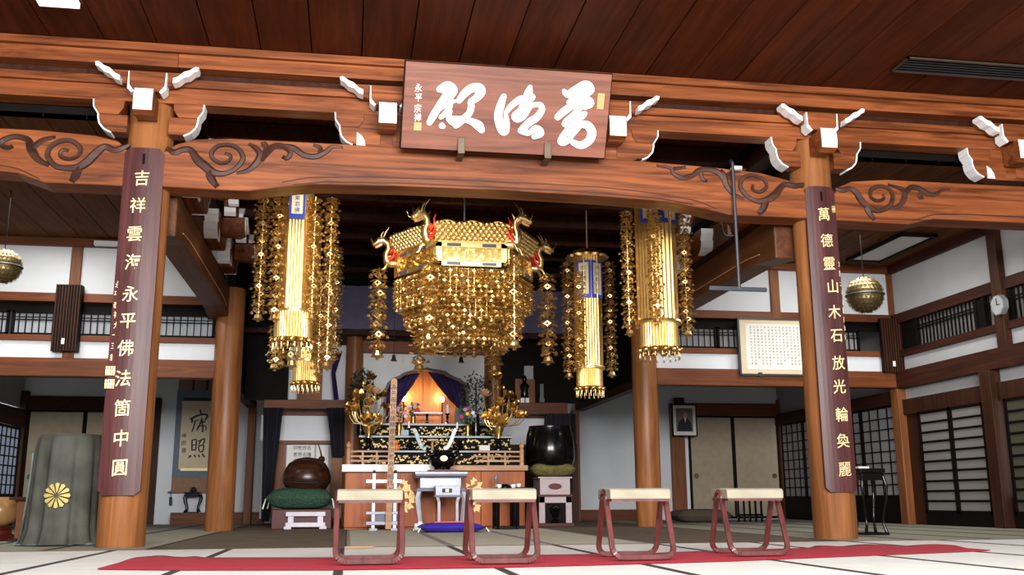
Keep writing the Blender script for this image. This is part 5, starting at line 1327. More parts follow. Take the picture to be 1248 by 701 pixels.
part('board', MB().prism([(-W*.9, -low), (W*.9, -low), (W, Lk-.04), (W*.7, Lk-.012), (0, Lk), (-W*.7, Lk-.012), (-W, Lk-.04)], -.01, .01, fk), 'pale_wood', t)
mb = MB(); s2 = '為先祖代々諸精霊追善供養'
for i in range(18): write(mb, s2[i % len(s2)], fk(0, Lk-.12-.085*i, -.0105), sd, u, NY, .078, depth=.05)
part('lettering', mb, 'ink', t)

# ---- right black tables
for k, (xa, xb, Y, zpx, l) in enumerate(((604, 632, 13.35, 595, 'black lacquer side table with small offerings, right of the censer table'), (628, 651, 13.5, 594, 'second black lacquer table standing partly behind the first'))):
    a, b = xx(xa, Y, 600), xx(xb, Y, 600); z = zz(zpx, Y, 620)
    t = thing('side_table', l, 'table', ((a+b)/2, Y, 0))
    part('top', MB().box(a, b, Y, Y+.4, z-.03, z), 'black_lacquer', t, bevel=.004); part('apron', MB().box(a+.02, b-.02, Y+.02, Y+.38, z-.09, z-.03), 'black_lacquer', t)
    for x in (a+.035, b-.035):
        for y in (Y+.04, Y+.36): part('leg', MB().cyl((x, y, 0), (x, y, z-.05), .026, .03, 8), 'black_lacquer', t, smooth=40)
    part('foot_rail', MB().box(a, b, Y+.02, Y+.06, 0, .04), 'black_lacquer', t)
    for j in range(2 if k == 0 else 1):
        x = a+.06+(b-a-.12)*j; q = thing('offering_cup', ('white cup with dark lid at the left of the black side table', 'white cup at the right of the black side table')[j] if k == 0 else 'white cup on the second black table', 'cup', (x, Y+.08, z))
        part('cup', MB().lathe((x, Y+.08, z), [(.02, 0), (.035, .02), (.035, .05)], 14), 'white_paint', q, smooth=40)
    if k == 0:
        x = (a+b)/2; q = thing('bead_tray', 'low black domed tray in the middle of the black side table', 'tray', (x, Y+.2, z)); part('tray', MB().lathe((x, Y+.2, z), [(.10, 0), (.10, .02), (.06, .05), (.02, .06)], 20), 'black_lacquer', q, smooth=40)
        x = a+.05; q = thing('small_lamp', 'tiny silver oil lamp standing on the side table corner', 'lamp', (x, Y+.3, z)); part('body', MB().lathe((x, Y+.3, z), [(.03, 0), (.012, .03), (.012, .09), (.03, .12), (.02, .16), (.01, .2)], 10), 'silver', q, smooth=40)

# ================================================================= GOLD LOTUS STANDS
def petal_mesh(l=.09, w_=.04, mat='gold'):
    mb = MB(); rows = []
    for i in range(5):
        t_ = i/4; wd = w_*math.sin(math.pi*min(.95, t_*.85+.12)); rows.append([(-wd/2, l*t_, .04*t_*t_*l/.09+.006), (0, l*t_, .04*t_*t_*l/.09), (wd/2, l*t_, .04*t_*t_*l/.09+.006)])
    vs = [p for r_ in rows for p in r_]; mb.add(vs, [(3*i+j, 3*i+j+1, 3*i+j+4, 3*i+j+3) for i in range(4) for j in range(2)])
    return mb
def lotus_flower(c, r, tilt=(0, 0), openn=.6):
    mb = MB(); pm = petal_mesh(r, r*.55)
    T = Matrix.Translation(c) @ Matrix.Rotation(tilt[0], 4, 'X') @ Matrix.Rotation(tilt[1], 4, 'Y')
    for ring, (n_, up) in enumerate(((8, .25), (7, .8), (5, 1.2))):
        for k in range(n_):
            mb.merge(pm, T @ Matrix.Rotation(2*math.pi*k/n_+ring*.4, 4, 'Z') @ Matrix.Rotation(up*openn*1.3, 4, 'X'))
    mb.lathe(T @ Vector((0, 0, 0)), [(.012, 0), (r*.25, r*.12), (r*.2, r*.2)], 8)
    return mb
def lotus_leaf(c, r, tilt):
    mb = MB(); T = Matrix.Translation(c) @ Matrix.Rotation(tilt[0], 4, 'X') @ Matrix.Rotation(tilt[1], 4, 'Y'); n_ = 20
    vs = [T @ Vector((0, 0, -.01))]+[T @ Vector((r*.55*math.cos(2*math.pi*k/n_), r*.55*math.sin(2*math.pi*k/n_), .0)) for k in range(n_)]+[T @ Vector((r*math.cos(2*math.pi*k/n_), r*math.sin(2*math.pi*k/n_), .03+.025*math.sin(k*2.1))) for k in range(n_)]
    fs = [(0, 1+k, 1+(k+1) % n_) for k in range(n_)]+[(1+k, 1+n_+k, 1+n_+(k+1) % n_, 1+(k+1) % n_) for k in range(n_)]
    return mb.add(vs, fs)
def lotus_stand(cx, Y, zbase, items, label, flip=1):
    p0 = at(cx, 545, Y); t = thing('lotus_stand', label, 'ornament', (p0.x, Y, zbase))
    zv = at(cx, 535, Y).z
    part('base', MB().lathe((p0.x, Y, zbase), [(.10, 0), (.10, .03), (.05, .06), (.035, .1), (.06, .15), (.03, .19)], 20), 'black_lacquer', t, smooth=50)
    part('vase', MB().lathe((p0.x, Y, zbase+.19), [(.035, 0), (.03, .02), (.075, .12), (.085, .17), (.05, .175)], 24, lambda th, i, r: r*(1+.06*math.cos(10*th))), 'gold', t, smooth=50)
    o = Vector((p0.x, Y, zbase+.34))
    extra = [(k_, x_+random.uniform(-7, 7), y_+random.uniform(-6, 7), r_*.62, dy_+random.uniform(-.06, .08)) for k_, x_, y_, r_, dy_ in items if k_ in 'lf' and r_ < .15]
    for kind, x, y, r, dy in items+extra:
        q = at(x, y, Y+dy); mid_ = (o+q)/2+Vector(((q.x-o.x)*.25, 0, -.05))
        pts = [o, o.lerp(mid_, .5)+Vector((0, 0, .02)), mid_, mid_.lerp(q, .5)+Vector(((q.x-o.x)*.08, 0, 0)), q-Vector((0, 0, .01))]
        st_ = part('stem', MB().tube(pts, .007, 5), 'gold_pale', t, smooth=50)
        if kind == 'f': part('lotus', lotus_flower(q, r, (random.uniform(.2, .7), random.uniform(-.4, .4))), 'gold_pale', t, smooth=60)
        elif kind == 'p': part('lotus', lotus_flower(q, r, (.6, .2)), 'pink_gold', t, smooth=60, label='pinkish gold lotus blossom')
        elif kind == 'b': part('bud', MB().ball(q, r*.5, 10, 8, 1.7), 'gold', t, smooth=60)
        else: part('lotus_leaf', lotus_leaf(q, r, (random.uniform(.5, 1.1), random.uniform(-.6, .6))), 'gold', t, smooth=60)
    return t
plain('pink_gold', (1, .68, .48), .3, .7)
zl_ = T2
lotus_stand(449, 14.72, T2, [('l', 452, 459, .085, 0), ('b', 443, 467, .06, .03), ('f', 449, 478, .09, .05), ('p', 458, 480, .10, -.05), ('l', 437, 482, .10, -.04), ('f', 449, 493, .11, -.08), ('l', 466, 482, .09, .04),
            ('l', 429, 497, .11, 0), ('f', 433, 501, .10, -.05), ('l', 470, 497, .09, -.03), ('b', 461, 505, .05, 0), ('b', 440, 507, .05, 0), ('f', 450, 516, .17, -.1), ('l', 463, 512, .07, .05)],
            'tall gold lotus arrangement in a vase left of the altar arch')
lotus_stand(607, 14.72, T2, [('l', 606, 459, .08, 0), ('b', 614, 472, .05, .03), ('p', 590, 483, .11, -.04), ('l', 621, 483, .11, -.05), ('f', 607, 476, .07, .05), ('f', 608, 494, .12, -.08), ('l', 624, 497, .09, .04),
            ('l', 594, 508, .09, 0), ('f', 630, 508, .10, -.05), ('l', 634, 506, .07, -.03), ('b', 618, 505, .05, 0), ('b', 598, 500, .05, 0), ('f', 608, 518, .17, -.1), ('l', 596, 517, .07, .05)],
            'tall gold lotus arrangement in a vase right of the altar arch')
def bush(x, y, Y, w_, h_, z, label, seed):
    rnd = random.Random(seed); p = at(x, y, Y); t = thing('pine_branch', label, 'plant', (p.x, Y, z)); mb = MB()
    for i in range(500):
        a = rnd.random()*6.28; r_ = rnd.random()**.5; q = p+Vector((w_*r_*math.cos(a), rnd.uniform(-.1, .1), h_*r_*math.sin(a))); d = Vector((rnd.uniform(-1, 1), rnd.uniform(-1, 1), rnd.uniform(-1, 1))).normalized()*.06; s_ = d.cross(Vector((.1, .7, .3))).normalized()*.01
        mb.add([q, q+d*.5+s_, q+d, q+d*.5-s_], [(0, 1, 2, 3)])
    part('needles', mb, 'dark_leaf', t, kind='stuff'); part('vase', MB().lathe((p.x, Y, z), [(.06, 0), (.07, .1), (.05, .3), (.06, .35)], 14), 'black_lacquer', t, smooth=50)
    part('branch', MB().cyl((p.x, Y, z+.3), (p.x, Y, p.z+h_*.6), .02, .01, 6), 'dark_post', t)
bush(580, 488, 15.25, .28, .42, T3, 'dark evergreen branches between the arch and the right gold lotus', 4); bush(441, 474, 15.25, .2, .3, T3, 'dark evergreen branches behind the left gold lotus', 9)

# ================================================================= SIDE BAYS
# left bay
xa, xb = -1.62, cxl-.1
sb = lambda nm, x0, x1, y0, y1, Y, d, mat: struct(nm, MB().box(at(x0, (y0+y1)/2, Y).x, at(x1, (y0+y1)/2, Y).x, Y, Y+d, at((x0+x1)/2, y1, Y).z, at((x0+x1)/2, y0, Y).z), mat)
sb('trim_left_bay_lintel', 322, 424, 487, 497.5, YS-.05, .15, 'lintel_wood')
sb('trim_left_bay_rail', 338, 404, 500, 506.5, YS+.3, .08, 'lintel_wood')
sb('wall_left_bay', 300, 424, 420, 487, YS+.08, .06, 'plaster')
sb('wall_left_bay_panel', 318, 420, 506.5, 537, YS+.34, .05, 'plaster')
sb('trim_left_bay_sill', 330, 405, 537, 541, YS+.28, .08, 'lintel_wood')
sb('wall_left_bay_low', 318, 424, 541, 632, YS+.4, .05, 'plaster_dim')
sb('trim_left_bay_post', 363, 393, 430, 487, YS+.0, .1, 'post_wood')
sb('trim_left_bay_board', 329, 347, 541, 608, YS+.3, .05, 'post_wood'); sb('trim_left_bay_board_b', 403, 417, 554, 612, YS+.1, .05, 'post_wood')
sb('trim_left_bay_dark', 300, 352, 400, 487, YS-.08, .1, 'dark_frame')
cloth_poly('dark_curtain', 'dark navy curtain hanging left of the wooden fish drum', [(321, 497), (320, 560), (318, 636)], [(345, 497), (338, 560), (328, 636)], YS-.09, 'curtain_navy', 3, .028)
cloth_poly('dark_curtain', 'dark navy curtain hanging right of the wooden fish drum', [(398, 497), (402, 530), (404, 556)], [(421, 497), (420, 530), (420, 556)], YS-.09, 'curtain_navy', 3, .028)
cloth_poly('dark_curtain', 'dark curtain tied back above the left bay lintel', [(406, 430), (404, 455), (407, 487)], [(417, 430), (409, 455), (413, 487)], YS-.1, 'curtain_purple', 2, .02)
t = thing('paper_notice', 'white paper notices pinned on the wall behind the wooden fish drum', 'paper', at(350, 541, YS+.35))
for i, (x0, x1) in enumerate(((349, 383), (385, 400))):
    pp = MB().box(at(x0, 556, YS+.3).x, at(x1, 556, YS+.3).x, YS+.37, YS+.38, at(360, 580, YS+.3).z, at(360, 542, YS+.3).z); part('sheet', pp, 'paper', t)
mb = MB()
for i in range(4):
    for j in range(3): write(mb, '供養芳名簿'[(i+j) % 5], at(360+i*5.5, 546+j*8, YS+.36), X_, Z_, NY, .075)
part('lettering', mb, 'ink_grey', t)
# wooden fish drum
Ym = 14.55
def big(nm, cx, y0, y1, x0, x1, Y): return Vector((xx(cx, Y, 600), Y, 0))
t = thing('drum_stand', 'dark red box stand with lavender-white frame under the green cushion', 'stand', (xx(370, Ym), Ym, 0))
a, b = xx(331, Ym, 630), xx(404, Ym, 630); zt3 = zz(621, Ym, 370)
part('box', MB().box(a, b, Ym, Ym+.7, 0, zt3), 'red_lacquer', t, bevel=.008)
fa, fbx = xx(348, Ym-.1, 635), xx(396.5, Ym-.1, 635); fz = zz(624, Ym-.1, 370)
fm = MB().box(fa, fbx, Ym-.12, Ym, fz-.06, fz).box(fa, fbx, Ym-.12, Ym, .03, .09).box(fa+.03, fa+.11, Ym-.1, Ym, .05, fz-.04).box(fbx-.11, fbx-.03, Ym-.1, Ym, .05, fz-.04).box(fa-.02, fa+.08, Ym-.13, Ym, 0, .04).box(fbx-.08, fbx+.02, Ym-.13, Ym, 0, .04)
part('frame', fm, 'lilac_frame', t, bevel=.004) if 'lilac_frame' in M else (plain('lilac_frame', (.62, .58, .66), .5), part('frame', fm, 'lilac_frame', t, bevel=.004))
part('inset', MB().box(fa+.11, fbx-.11, Ym-.03, Ym, .09, fz-.06), 'red_lacquer', t)
cz = zt3
cushion('drum_cushion', Vector((xx(369, Ym), Ym+.35, cz)), xx(410, Ym, 610)-xx(328, Ym, 610), .8, zz(603, Ym, 370)-cz+.10, 'cushion_green', 'round green patterned cushion under the wooden fish drum', 'cord_white')
mc = Vector((xx(374, Ym+.35, 580), Ym+.35, 0)); zb_, zt4 = zz(600, Ym+.3, 374), zz(557, Ym+.3, 374); rm = (xx(403, Ym+.35, 580)-xx(345, Ym+.35, 580))/2; H4 = zt4-zb_
t = thing('wooden_fish_drum', 'large dark brown round wooden fish drum resting on the green cushion', 'drum', (mc.x, mc.y, zb_))
part('body', MB().lathe((mc.x, mc.y, zb_), [(rm*.35, 0), (rm*.8, H4*.08), (rm*.98, H4*.28), (rm, H4*.42), (rm*.93, H4*.62), (rm*.75, H4*.82), (rm*.45, H4*.95), (rm*.1, H4)], 40, lambda th, i, r: r*(1+.03*math.cos(2*th))), 'drum_wood', t, smooth=60)
part('slit', MB().tube([(mc.x-rm*.9, mc.y-rm*.45, zb_+H4*.30), (mc.x-rm*.5, mc.y-rm*.86, zb_+H4*.27), (mc.x, mc.y-rm*1.0, zb_+H4*.26), (mc.x+rm*.5, mc.y-rm*.88, zb_+H4*.27), (mc.x+rm*.9, mc.y-rm*.45, zb_+H4*.30)], .012, 6), 'ink', t)
part('mallet', MB().tube([at(388, 541, Ym+.5), at(391, 552, Ym+.45), at(394, 566, Ym+.4)], [.008, .012, .015], 6).ball(at(392, 560, Ym+.45), .05, 10, 8), 'dark_post', t, smooth=50)
# right bay
sb('trim_right_bay_lintel', 620, 692, 491, 504, YS-.05, .15, 'lintel_wood'); sb('trim_right_bay_rail', 612, 700, 506, 510, YS+.3, .08, 'lintel_wood')
sb('wall_right_bay', 610, 668, 508, 542, YS+.34, .05, 'plaster'); sb('wall_right_bay_low', 605, 705, 541, 640, YS+.4, .05, 'dark_post')
sb('wall_right_bay_dark', 610, 705, 400, 491, YS+.08, .06, 'dark_frame'); sb('wall_right_bay_dark_low', 668, 702, 504, 560, YS+.2, .05, 'dark_frame')
sb('trim_right_bay_post', 628, 652, 462, 491, YS+.0, .1, 'post_wood')
sb('wall_right_bay_gap', 639, 650, 446, 470, YS+.04, .05, 'plaster_dim')
cloth_poly('dark_curtain', 'black curtain hanging behind the big bronze bowl gong', [(664, 504), (662, 540), (664, 600)], [(697, 504), (697, 540), (698, 600)], YS-.09, 'curtain_navy', 3, .028)
q = at(640, 491, YS-.05)
t = thing('small_statue', 'small dark statuette with white base on the right bay lintel', 'statue', q)
part('base', MB().box(q.x-.07, q.x-.01, YS-.04, YS+.03, q.z, q.z+.08), 'steel_white', t); part('base', MB().box(q.x+.01, q.x+.07, YS-.04, YS+.03, q.z, q.z+.08), 'steel_white', t)
part('figure', MB().lathe((q.x, YS, q.z+.08), [(.07, 0), (.06, .12), (.085, .2), (.03, .27), (.045, .31), (.03, .36), (.002, .38)], 14), 'black_lacquer', t, smooth=50)
q = at(661, 490, YS-.05); solo('small_tablet', MB().box(q.x-.04, q.x+.04, YS-.03, YS+.02, q.z, q.z+.07).box(q.x-.03, q.x+.03, YS-.02, YS+.01, q.z+.07, q.z+.3), 'stone_grey', 'small grey tablet on the right bay lintel', 'tablet', loc=q)
Yg = 14.6
a, b = xx(657, Yg, 620), xx(697, Yg, 620)
t = thing('gong_stand', 'pinkish-white two-storey carved cabinet with red edges under the bowl gong', 'stand', ((a+b)/2, Yg, 0))
z1_, z2_, z3_ = zz(637, Yg, 677), zz(603, Yg, 677), zz(583, Yg, 677)
plain('pinkish', (.42, .33, .34), .5, var=.1)
part('foot', MB().box(a-.03, b+.03, Yg-.03, Yg+.6, 0, .05), 'red_lacquer', t, bevel=.005)
lw = MB().box(a, a+.09, Yg, Yg+.05, .05, z2_-.03).box(b-.09, b, Yg, Yg+.05, .05, z2_-.03).box(a, b, Yg, Yg+.05, z2_-.12, z2_-.03); part('lower_front', lw, 'pinkish', t, bevel=.004)
part('lower_body', MB().box(a, b, Yg+.05, Yg+.55, .05, z2_-.03), 'dark_frame', t); part('ornament', MB().lathe(((a+b)/2, Yg-.0, .06), [(.08, 0), (.03, .06), (.07, .15), (.09, .2), (.04, .24)], 12), 'black_lacquer', t, smooth=50)
part('mid_shelf', MB().box(a-.02, b+.02, Yg-.02, Yg+.57, z2_-.03, z2_), 'red_lacquer', t, bevel=.004)
part('upper_body', MB().box(a+.02, b-.02, Yg+.01, Yg+.55, z2_, z3_), 'pinkish', t, bevel=.004); mb = MB(); disc(mb, (a+b)/2, (z2_+z3_)/2, .10, .045, Yg, Yg+.01); part('oval_panel', mb, 'red_lacquer', t)
part('top', MB().box(a-.01, b+.01, Yg-.01, Yg+.57, z3_, z3_+.02), 'pinkish', t)
plain('cushion_gold_green', (.14, .12, .035), .8, var=.4, sc=25)
cushion('gong_cushion', Vector(((xx(644, Yg)+xx(703, Yg))/2, Yg+.3, z3_+.02)), (xx(703, Yg, 575)-xx(644, Yg, 575))*.95, .75, zz(570, Yg, 677)-z3_+.06, 'cushion_gold_green', 'ring cushion in olive gold brocade under the bowl gong')
gc = Vector((xx(670, Yg+.3, 545), Yg+.3, zz(572, Yg+.3, 670))); rg = (xx(700, Yg+.3, 545)-xx(640.5, Yg+.3, 545))/2; Hg = zz(520, Yg+.3, 670)-gc.z
t = thing('bowl_gong', 'large black bronze bowl gong at the right of the altar', 'gong', gc)
part('bowl', MB().lathe(gc, [(rg*.6, 0), (rg*.9, Hg*.08), (rg, Hg*.25), (rg*.99, Hg*.5), (rg*.93, Hg*.8), (rg*.84, Hg*.97), (rg*.85, Hg), (rg*.78, Hg), (rg*.76, Hg*.9), (rg*.8, Hg*.3), (rg*.3, Hg*.1)], 44), 'black_lacquer', t, smooth=50)

# ================================================================= GOLD HANGING ORNAMENTS
def unit(mb, z, s, k, rnd):
    """one tier of a hanging strand: small petal umbrella, openwork plates and bells"""
    a0 = k*.5
    for i in range(8):
        t_ = a0+i*math.pi/4; c_, s_ = math.cos(t_), math.sin(t_); d = .14
        mb.add([(0, 0, z+s*.42), (math.cos(t_-d*2)*s*.36, math.sin(t_-d*2)*s*.36, z+s*.22), (c_*s*.58, s_*s*.58, z+s*.10), (math.cos(t_+d*2)*s*.36, math.sin(t_+d*2)*s*.36, z+s*.22)], [(0, 1, 2, 3)])
    for i in range(8):
        t_ = a0+.4+i*math.pi/4; c_, s_ = math.cos(t_), math.sin(t_); d = .15
        mb.add([(0, 0, z+s*.02), (math.cos(t_-d*2)*s*.28, math.sin(t_-d*2)*s*.28, z-s*.12), (c_*s*.46, s_*s*.46, z-s*.26), (math.cos(t_+d*2)*s*.28, math.sin(t_+d*2)*s*.28, z-s*.12)], [(0, 1, 2, 3)])
    for i in range(3):
        t_ = a0+i*2*math.pi/3+.4; c_, s_ = math.cos(t_), math.sin(t_); r_ = s*.34; px_, py_ = c_*r_, s_*r_
        # openwork plate facing outward: a diamond ring
        u = Vector((-s_, c_, 0)); o = Vector((px_, py_, z-s*.12)); w_ = s*.22; h = s*.30; q = s*.10
        out = [o+u*w_, o+Z_*h, o-u*w_, o-Z_*h]; inn = [o+u*(w_-q), o+Z_*(h-q*1.3), o-u*(w_-q), o-Z_*(h-q*1.3)]
        mb.add(out+inn, [(j, (j+1) % 4, 4+(j+1) % 4, 4+j) for j in range(4)])
    for i in range(6):
        t_ = a0+i*math.pi/3; c_, s_ = math.cos(t_), math.sin(t_); r_ = s*(.36+.26*rnd.random()); zz_ = z-s*(.05+.25*rnd.random())
        mb.cyl((c_*r_, s_*r_, zz_-s*.26), (c_*r_, s_*r_, zz_), s*.145, s*.04, 6)
        mb.cyl((c_*r_, s_*r_, zz_-s*.34), (c_*r_, s_*r_, zz_-s*.24), s*.045, s*.02, 4)
    mb.cyl((0, 0, z-s*.5), (0, 0, z+s*.5), s*.035, n=4, cap=False)
_sm = {}
def strand_mesh(n, s, bell=True):
    key = (n, round(s, 3), bell)
    if key in _sm: return _sm[key]
    rnd = random.Random(n); mb = MB()
    for k in range(n): unit(mb, -s*(k+.5), s, k, rnd)
    if bell:
        zb = -s*n; mb.lathe((0, 0, zb-s*.75), [(s*.42, 0), (s*.30, s*.12), (s*.24, s*.55), (s*.08, s*.7)], 10); mb.ball((0, 0, zb-s*.95), s*.13, 6, 4)
    me = mesh_of('strand', mb, 'gold_bead'); _sm[key] = me; return me
def strand(parent, top, zbot, s, bell=True, name='bead_strand'):
    L_ = top.z-zbot; n = max(1, round((L_-(s if bell else 0))/s)); s2 = L_/(n+(1 if bell else 0))
    me = strand_mesh(n, s, bell); o = copymesh(name, me, parent, top-wloc(parent), (0, 0, random.random()*6.28), (1.75, 1.75, s2/s)); return o
def hang(parent, xpx, y0, y1, Y, s, **k):
    a, b = at(xpx, y0, Y), at(xpx, y1, Y); return strand(parent, a, b.z, s, **k)
def flute(n, d): return lambda th, i, r: r*(1+d*abs(math.sin(n*th/2)))
def hexr(th, i, r):       # hexagonal cross-section with fine flutes
    a = (th % (math.pi/3))-math.pi/6; return r*(.866/math.cos(a))*(1+.016*math.sin(30*th))
def banner(cx, Y, ytop, ymid, ybot, rpx, rdrum, label, strands, plates=None, crown=False, drop=8, ztop=None):
    c = at(cx, (ytop+ymid)/2, Y); e = at(cx+1, (ytop+ymid)/2, Y); m_ = (e-c).length
    zt_, zm, zb = at(cx, ytop, Y).z, at(cx, ymid, Y).z, at(cx, ybot, Y).z
    if ztop: zt_ = ztop
    r, rd = rpx*m_, rdrum*m_
    t = thing('hanging_banner', label, 'banner', (c.x, Y, zb), 'golden cylindrical banners')
    part('body', MB().lathe((c.x, Y, zm), [(r, 0), (r, zt_-zm)], 240, hexr), 'gold_foil', t, smooth=35)
    part('rim', MB().lathe((c.x, Y, zm-.02), [(r*1.05, 0), (r*1.08, .015), (r*1.05, .04)], 48), 'gold_pale', t, smooth=40)
    part('drum', MB().lathe((c.x, Y, zb+.07), [(rd, 0), (rd, zm-zb-.085)], 144, flute(36, .06)), 'gold_foil', t, smooth=50)
    mb = MB()
    for k in range(12):
        a = 2*math.pi*k/12; p = Vector((c.x+rd*1.08*math.cos(a), Y+rd*1.08*math.sin(a), zb+.04)); mb.ball(p, rd*.22, 8, 6, .8)
    part('ruffle', mb, 'gold', t, smooth=60, kind='stuff')
    mb = MB()
    for k in range(18):
        a = 2*math.pi*k/18; x, y = c.x+rd*1.1*math.cos(a), Y+rd*1.1*math.sin(a); mb.cyl((x, y, zb-.05), (x, y, zb+.01), .004, n=4); mb.cyl((x, y, zb-.065), (x, y, zb-.035), .012, .005, 5)
    part('fringe', mb, 'gold_pale', t, kind='stuff')
    part('hanger', MB().cyl((c.x, Y, zt_), (c.x, Y, 4.4), .012, n=6), 'gold_dark', t)
    if crown:
        cz_ = MB().lathe((c.x, Y, zt_), [(r*1.3, 0), (r*1.35, .03), (r*1.0, .06), (r*.9, .10), (r*.3, .14)], 48, flute(12, .15)); part('crown', cz_, 'gold_pale', t, smooth=50)
    for (ang, y0, y1, wpx, txt, tcol) in (plates or []):
        z0_, z1_ = at(cx, y1, Y).z, min(at(cx, y0, Y).z, zt_)
        a = R(ang); nn = Vector((math.cos(a), math.sin(a), 0)); uu = Vector((-math.sin(a), math.cos(a), 0)); ap = r*.866+.006; w_ = r*.5*.97
        def fp(p, q, d): return Vector((c.x, Y, 0))+nn*(ap+d)+uu*p+Vector((0, 0, q))
        part('plate', MB().prism([(-w_, z0_), (w_, z0_), (w_, z1_), (-w_, z1_)], 0, .012, fp), 'blue_enamel', t)
        part('plate_field', MB().prism([(-w_*.72, z0_+.05), (w_*.72, z0_+.05), (w_*.72, z1_-.03), (-w_*.72, z1_-.03)], .012, .016, fp), tcol, t)
        mb = MB(); n_ = len(txt)
        for k, ch in enumerate(txt): write(mb, ch, fp(0, z1_-.06-(z1_-z0_-.12)*(k+.5)/n_, .017), uu, Z_, nn, min((z1_-z0_-.12)/n_*.9, w_*1.15), depth=.1)
        part('lettering', mb, 'blue_ink', t)
    for (x, y0, y1, dY) in strands:
        hang(t, x, y0, y1, Y+dY, .088)
    return t
ZT = 4.3
banner(361, 10.7, 238, 381, 421, 19.5, 21.5, 'nearest gold banner on the left, with a blue-edged name plate at its top',
       [(322, 240, 392, 0), (341, 240, 392, -.15), (337, 395, 452, .1), (356, 425, 450, -.25), (385, 240, 392, -.1), (405, 240, 450, .05)], plates=[(-90, 237, 271, 1, '來若佛', 'cream_plate')], ztop=3.95)
banner(376, 12.5, 300, 440, 472, 13, 15, 'farther gold banner on the left, its lower end hanging below the nearest one',
       [(348, 330, 448, .1), (392, 330, 458, -.2), (404, 300, 452, .1), (412, 300, 440, .3)], ztop=3.95)
banner(800, 10.7, 258, 394, 432, 25, 21, 'nearest gold banner on the right, with blue-edged name plates',
       [(763, 256, 410, 0), (796, 256, 396, -.34), (832, 260, 411, 0)], plates=[(-60, 248, 277, 1, '智慧', 'gold_paint'), (-120, 248, 277, 1, '光明', 'gold_paint')], ztop=3.95)
banner(717, 12.5, 316, 449, 478, 17, 14.5, 'farther gold banner on the right, with a full blue-framed name plate',
       [(691, 318, 462, 0), (705, 330, 450, -.3), (742, 318, 460, .05)], plates=[(-60, 321, 366, 1, '南無観世音', 'gold_paint'), (-120, 321, 366, 1, '南無阿弥陀', 'gold_paint')], crown=True)

# ---- hexagonal canopy
Yc = 12.2; cc2 = at(564, 330, Yc); cc2 = Vector((at(566, 300, Yc).x, Yc, 0)); Rb = .86
zf = lambda y, dy=-.745: at(575, y, Yc+dy).z
zP1, zP0, zC1, zB0 = zf(297), zf(325), zf(272), zf(346)
t = thing('golden_canopy', 'big hexagonal gold canopy with dragons and bead curtains hanging in the middle', 'canopy', (cc2.x, Yc, zP0))
rel_rnd = random.Random(3)
for k in range(6):
    a = R(60*k+30); nn = Vector((math.cos(a), math.sin(a), 0)); uu = Vector((-math.sin(a), math.cos(a), 0)); ap = Rb*.866; hw = Rb/2
    def fh(p, q, d): return Vector((cc2.x, Yc, 0))+nn*(ap+d)+uu*p+Vector((0, 0, q))
    f = MB()
    for (p0, p1, q0, q1) in ((-hw, hw, zP1-.055, zP1), (-hw, hw, zP0, zP0+.055), (-hw, -hw+.07, zP0, zP1), (hw-.07, hw, zP0, zP1)):
        f.prism([(p0, q0), (p1, q0), (p1, q1), (p0, q1)], -.02, .035, fh)
    part('panel_frame', f, 'gold_pale', t)
    part('panel_backing', MB().prism([(-hw, zP0), (hw, zP0), (hw, zP1), (-hw, zP1)], -.02, .0, fh), 'gold_dark', t)
    rl = MB()
    for i in range(44):
        p, q = rel_rnd.uniform(-hw+.09, hw-.09), rel_rnd.uniform(zP0+.07, zP1-.07); s_ = rel_rnd.uniform(.015, .03); th = rel_rnd.random()*3
        rl.prism([(p+s_*math.cos(th+j*math.pi/3)*(1 if j % 2 else .5), q+s_*math.sin(th+j*math.pi/3)*(1 if j % 2 else .5)) for j in range(6)], 0, rel_rnd.uniform(.012, .03), fh)
    part('carved_relief', rl, 'gold_pale', t, kind='stuff')
    for p in (-hw*.5, hw*.5):
        for q in (zP1-.03, zP0+.025):
            part('slate_plate', MB().prism([(p-.085, q-.02), (p+.085, q-.02), (p+.085, q+.02), (p-.085, q+.02)], .035, .042, fh), 'slate_plate', t)
    # lobed crown above, leaning out, studded with nuggets
    top_poly = [(-hw*1.02, zP1)]+[(hw*1.08*(-1+2*i/24), zP1+(zC1-zP1)*(.82+.18*abs(math.sin(math.pi*3*i/24)))) for i in range(25)]+[(hw*1.02, zP1)]
    def fo(p, q, d): g = (q-zP1)*.35; return fh(p, q, d+g)
    part('crown_plate', MB().prism(top_poly, 0, .02, fo), 'gold', t)
    st_ = MB()
    for i in range(13):
        for j in range(5):
            p = hw*1.0*(-1+2*(i+.5*(j % 2)+.25)/13); q = zP1+.03+(zC1-zP1-.05)*(j+.5)/5; st_.ball(fo(p, q, .025), .034, 7, 5)
    part('studs', st_, 'gold_pale', t, smooth=60, kind='stuff')
    part('lower_band', MB().prism([(-hw*.86, zB0), (hw*.86, zB0), (hw*.9, zP0), (-hw*.9, zP0)], -.13, -.10, fh), 'gold_dark', t)
part('roof', MB().lathe((cc2.x, Yc, zP1+.02), [(Rb*.9, 0), (Rb*.6, .1), (Rb*.25, .2), (.06, .28)], 6), 'gold_dark', t)
fz_ = at(566, 274, Yc).z
part('finial', MB().lathe((cc2.x, Yc, zP1+.25), [(.12, 0), (.14, .03), (.08, .08), (.06, .12), (.10, .17), (.11, .20), (.04, .24)], 20), 'bronze', t, smooth=40)
part('hanger', MB().cyl((cc2.x, Yc, zP1+.45), (cc2.x, Yc, 4.42), .015, n=6), 'iron', t)
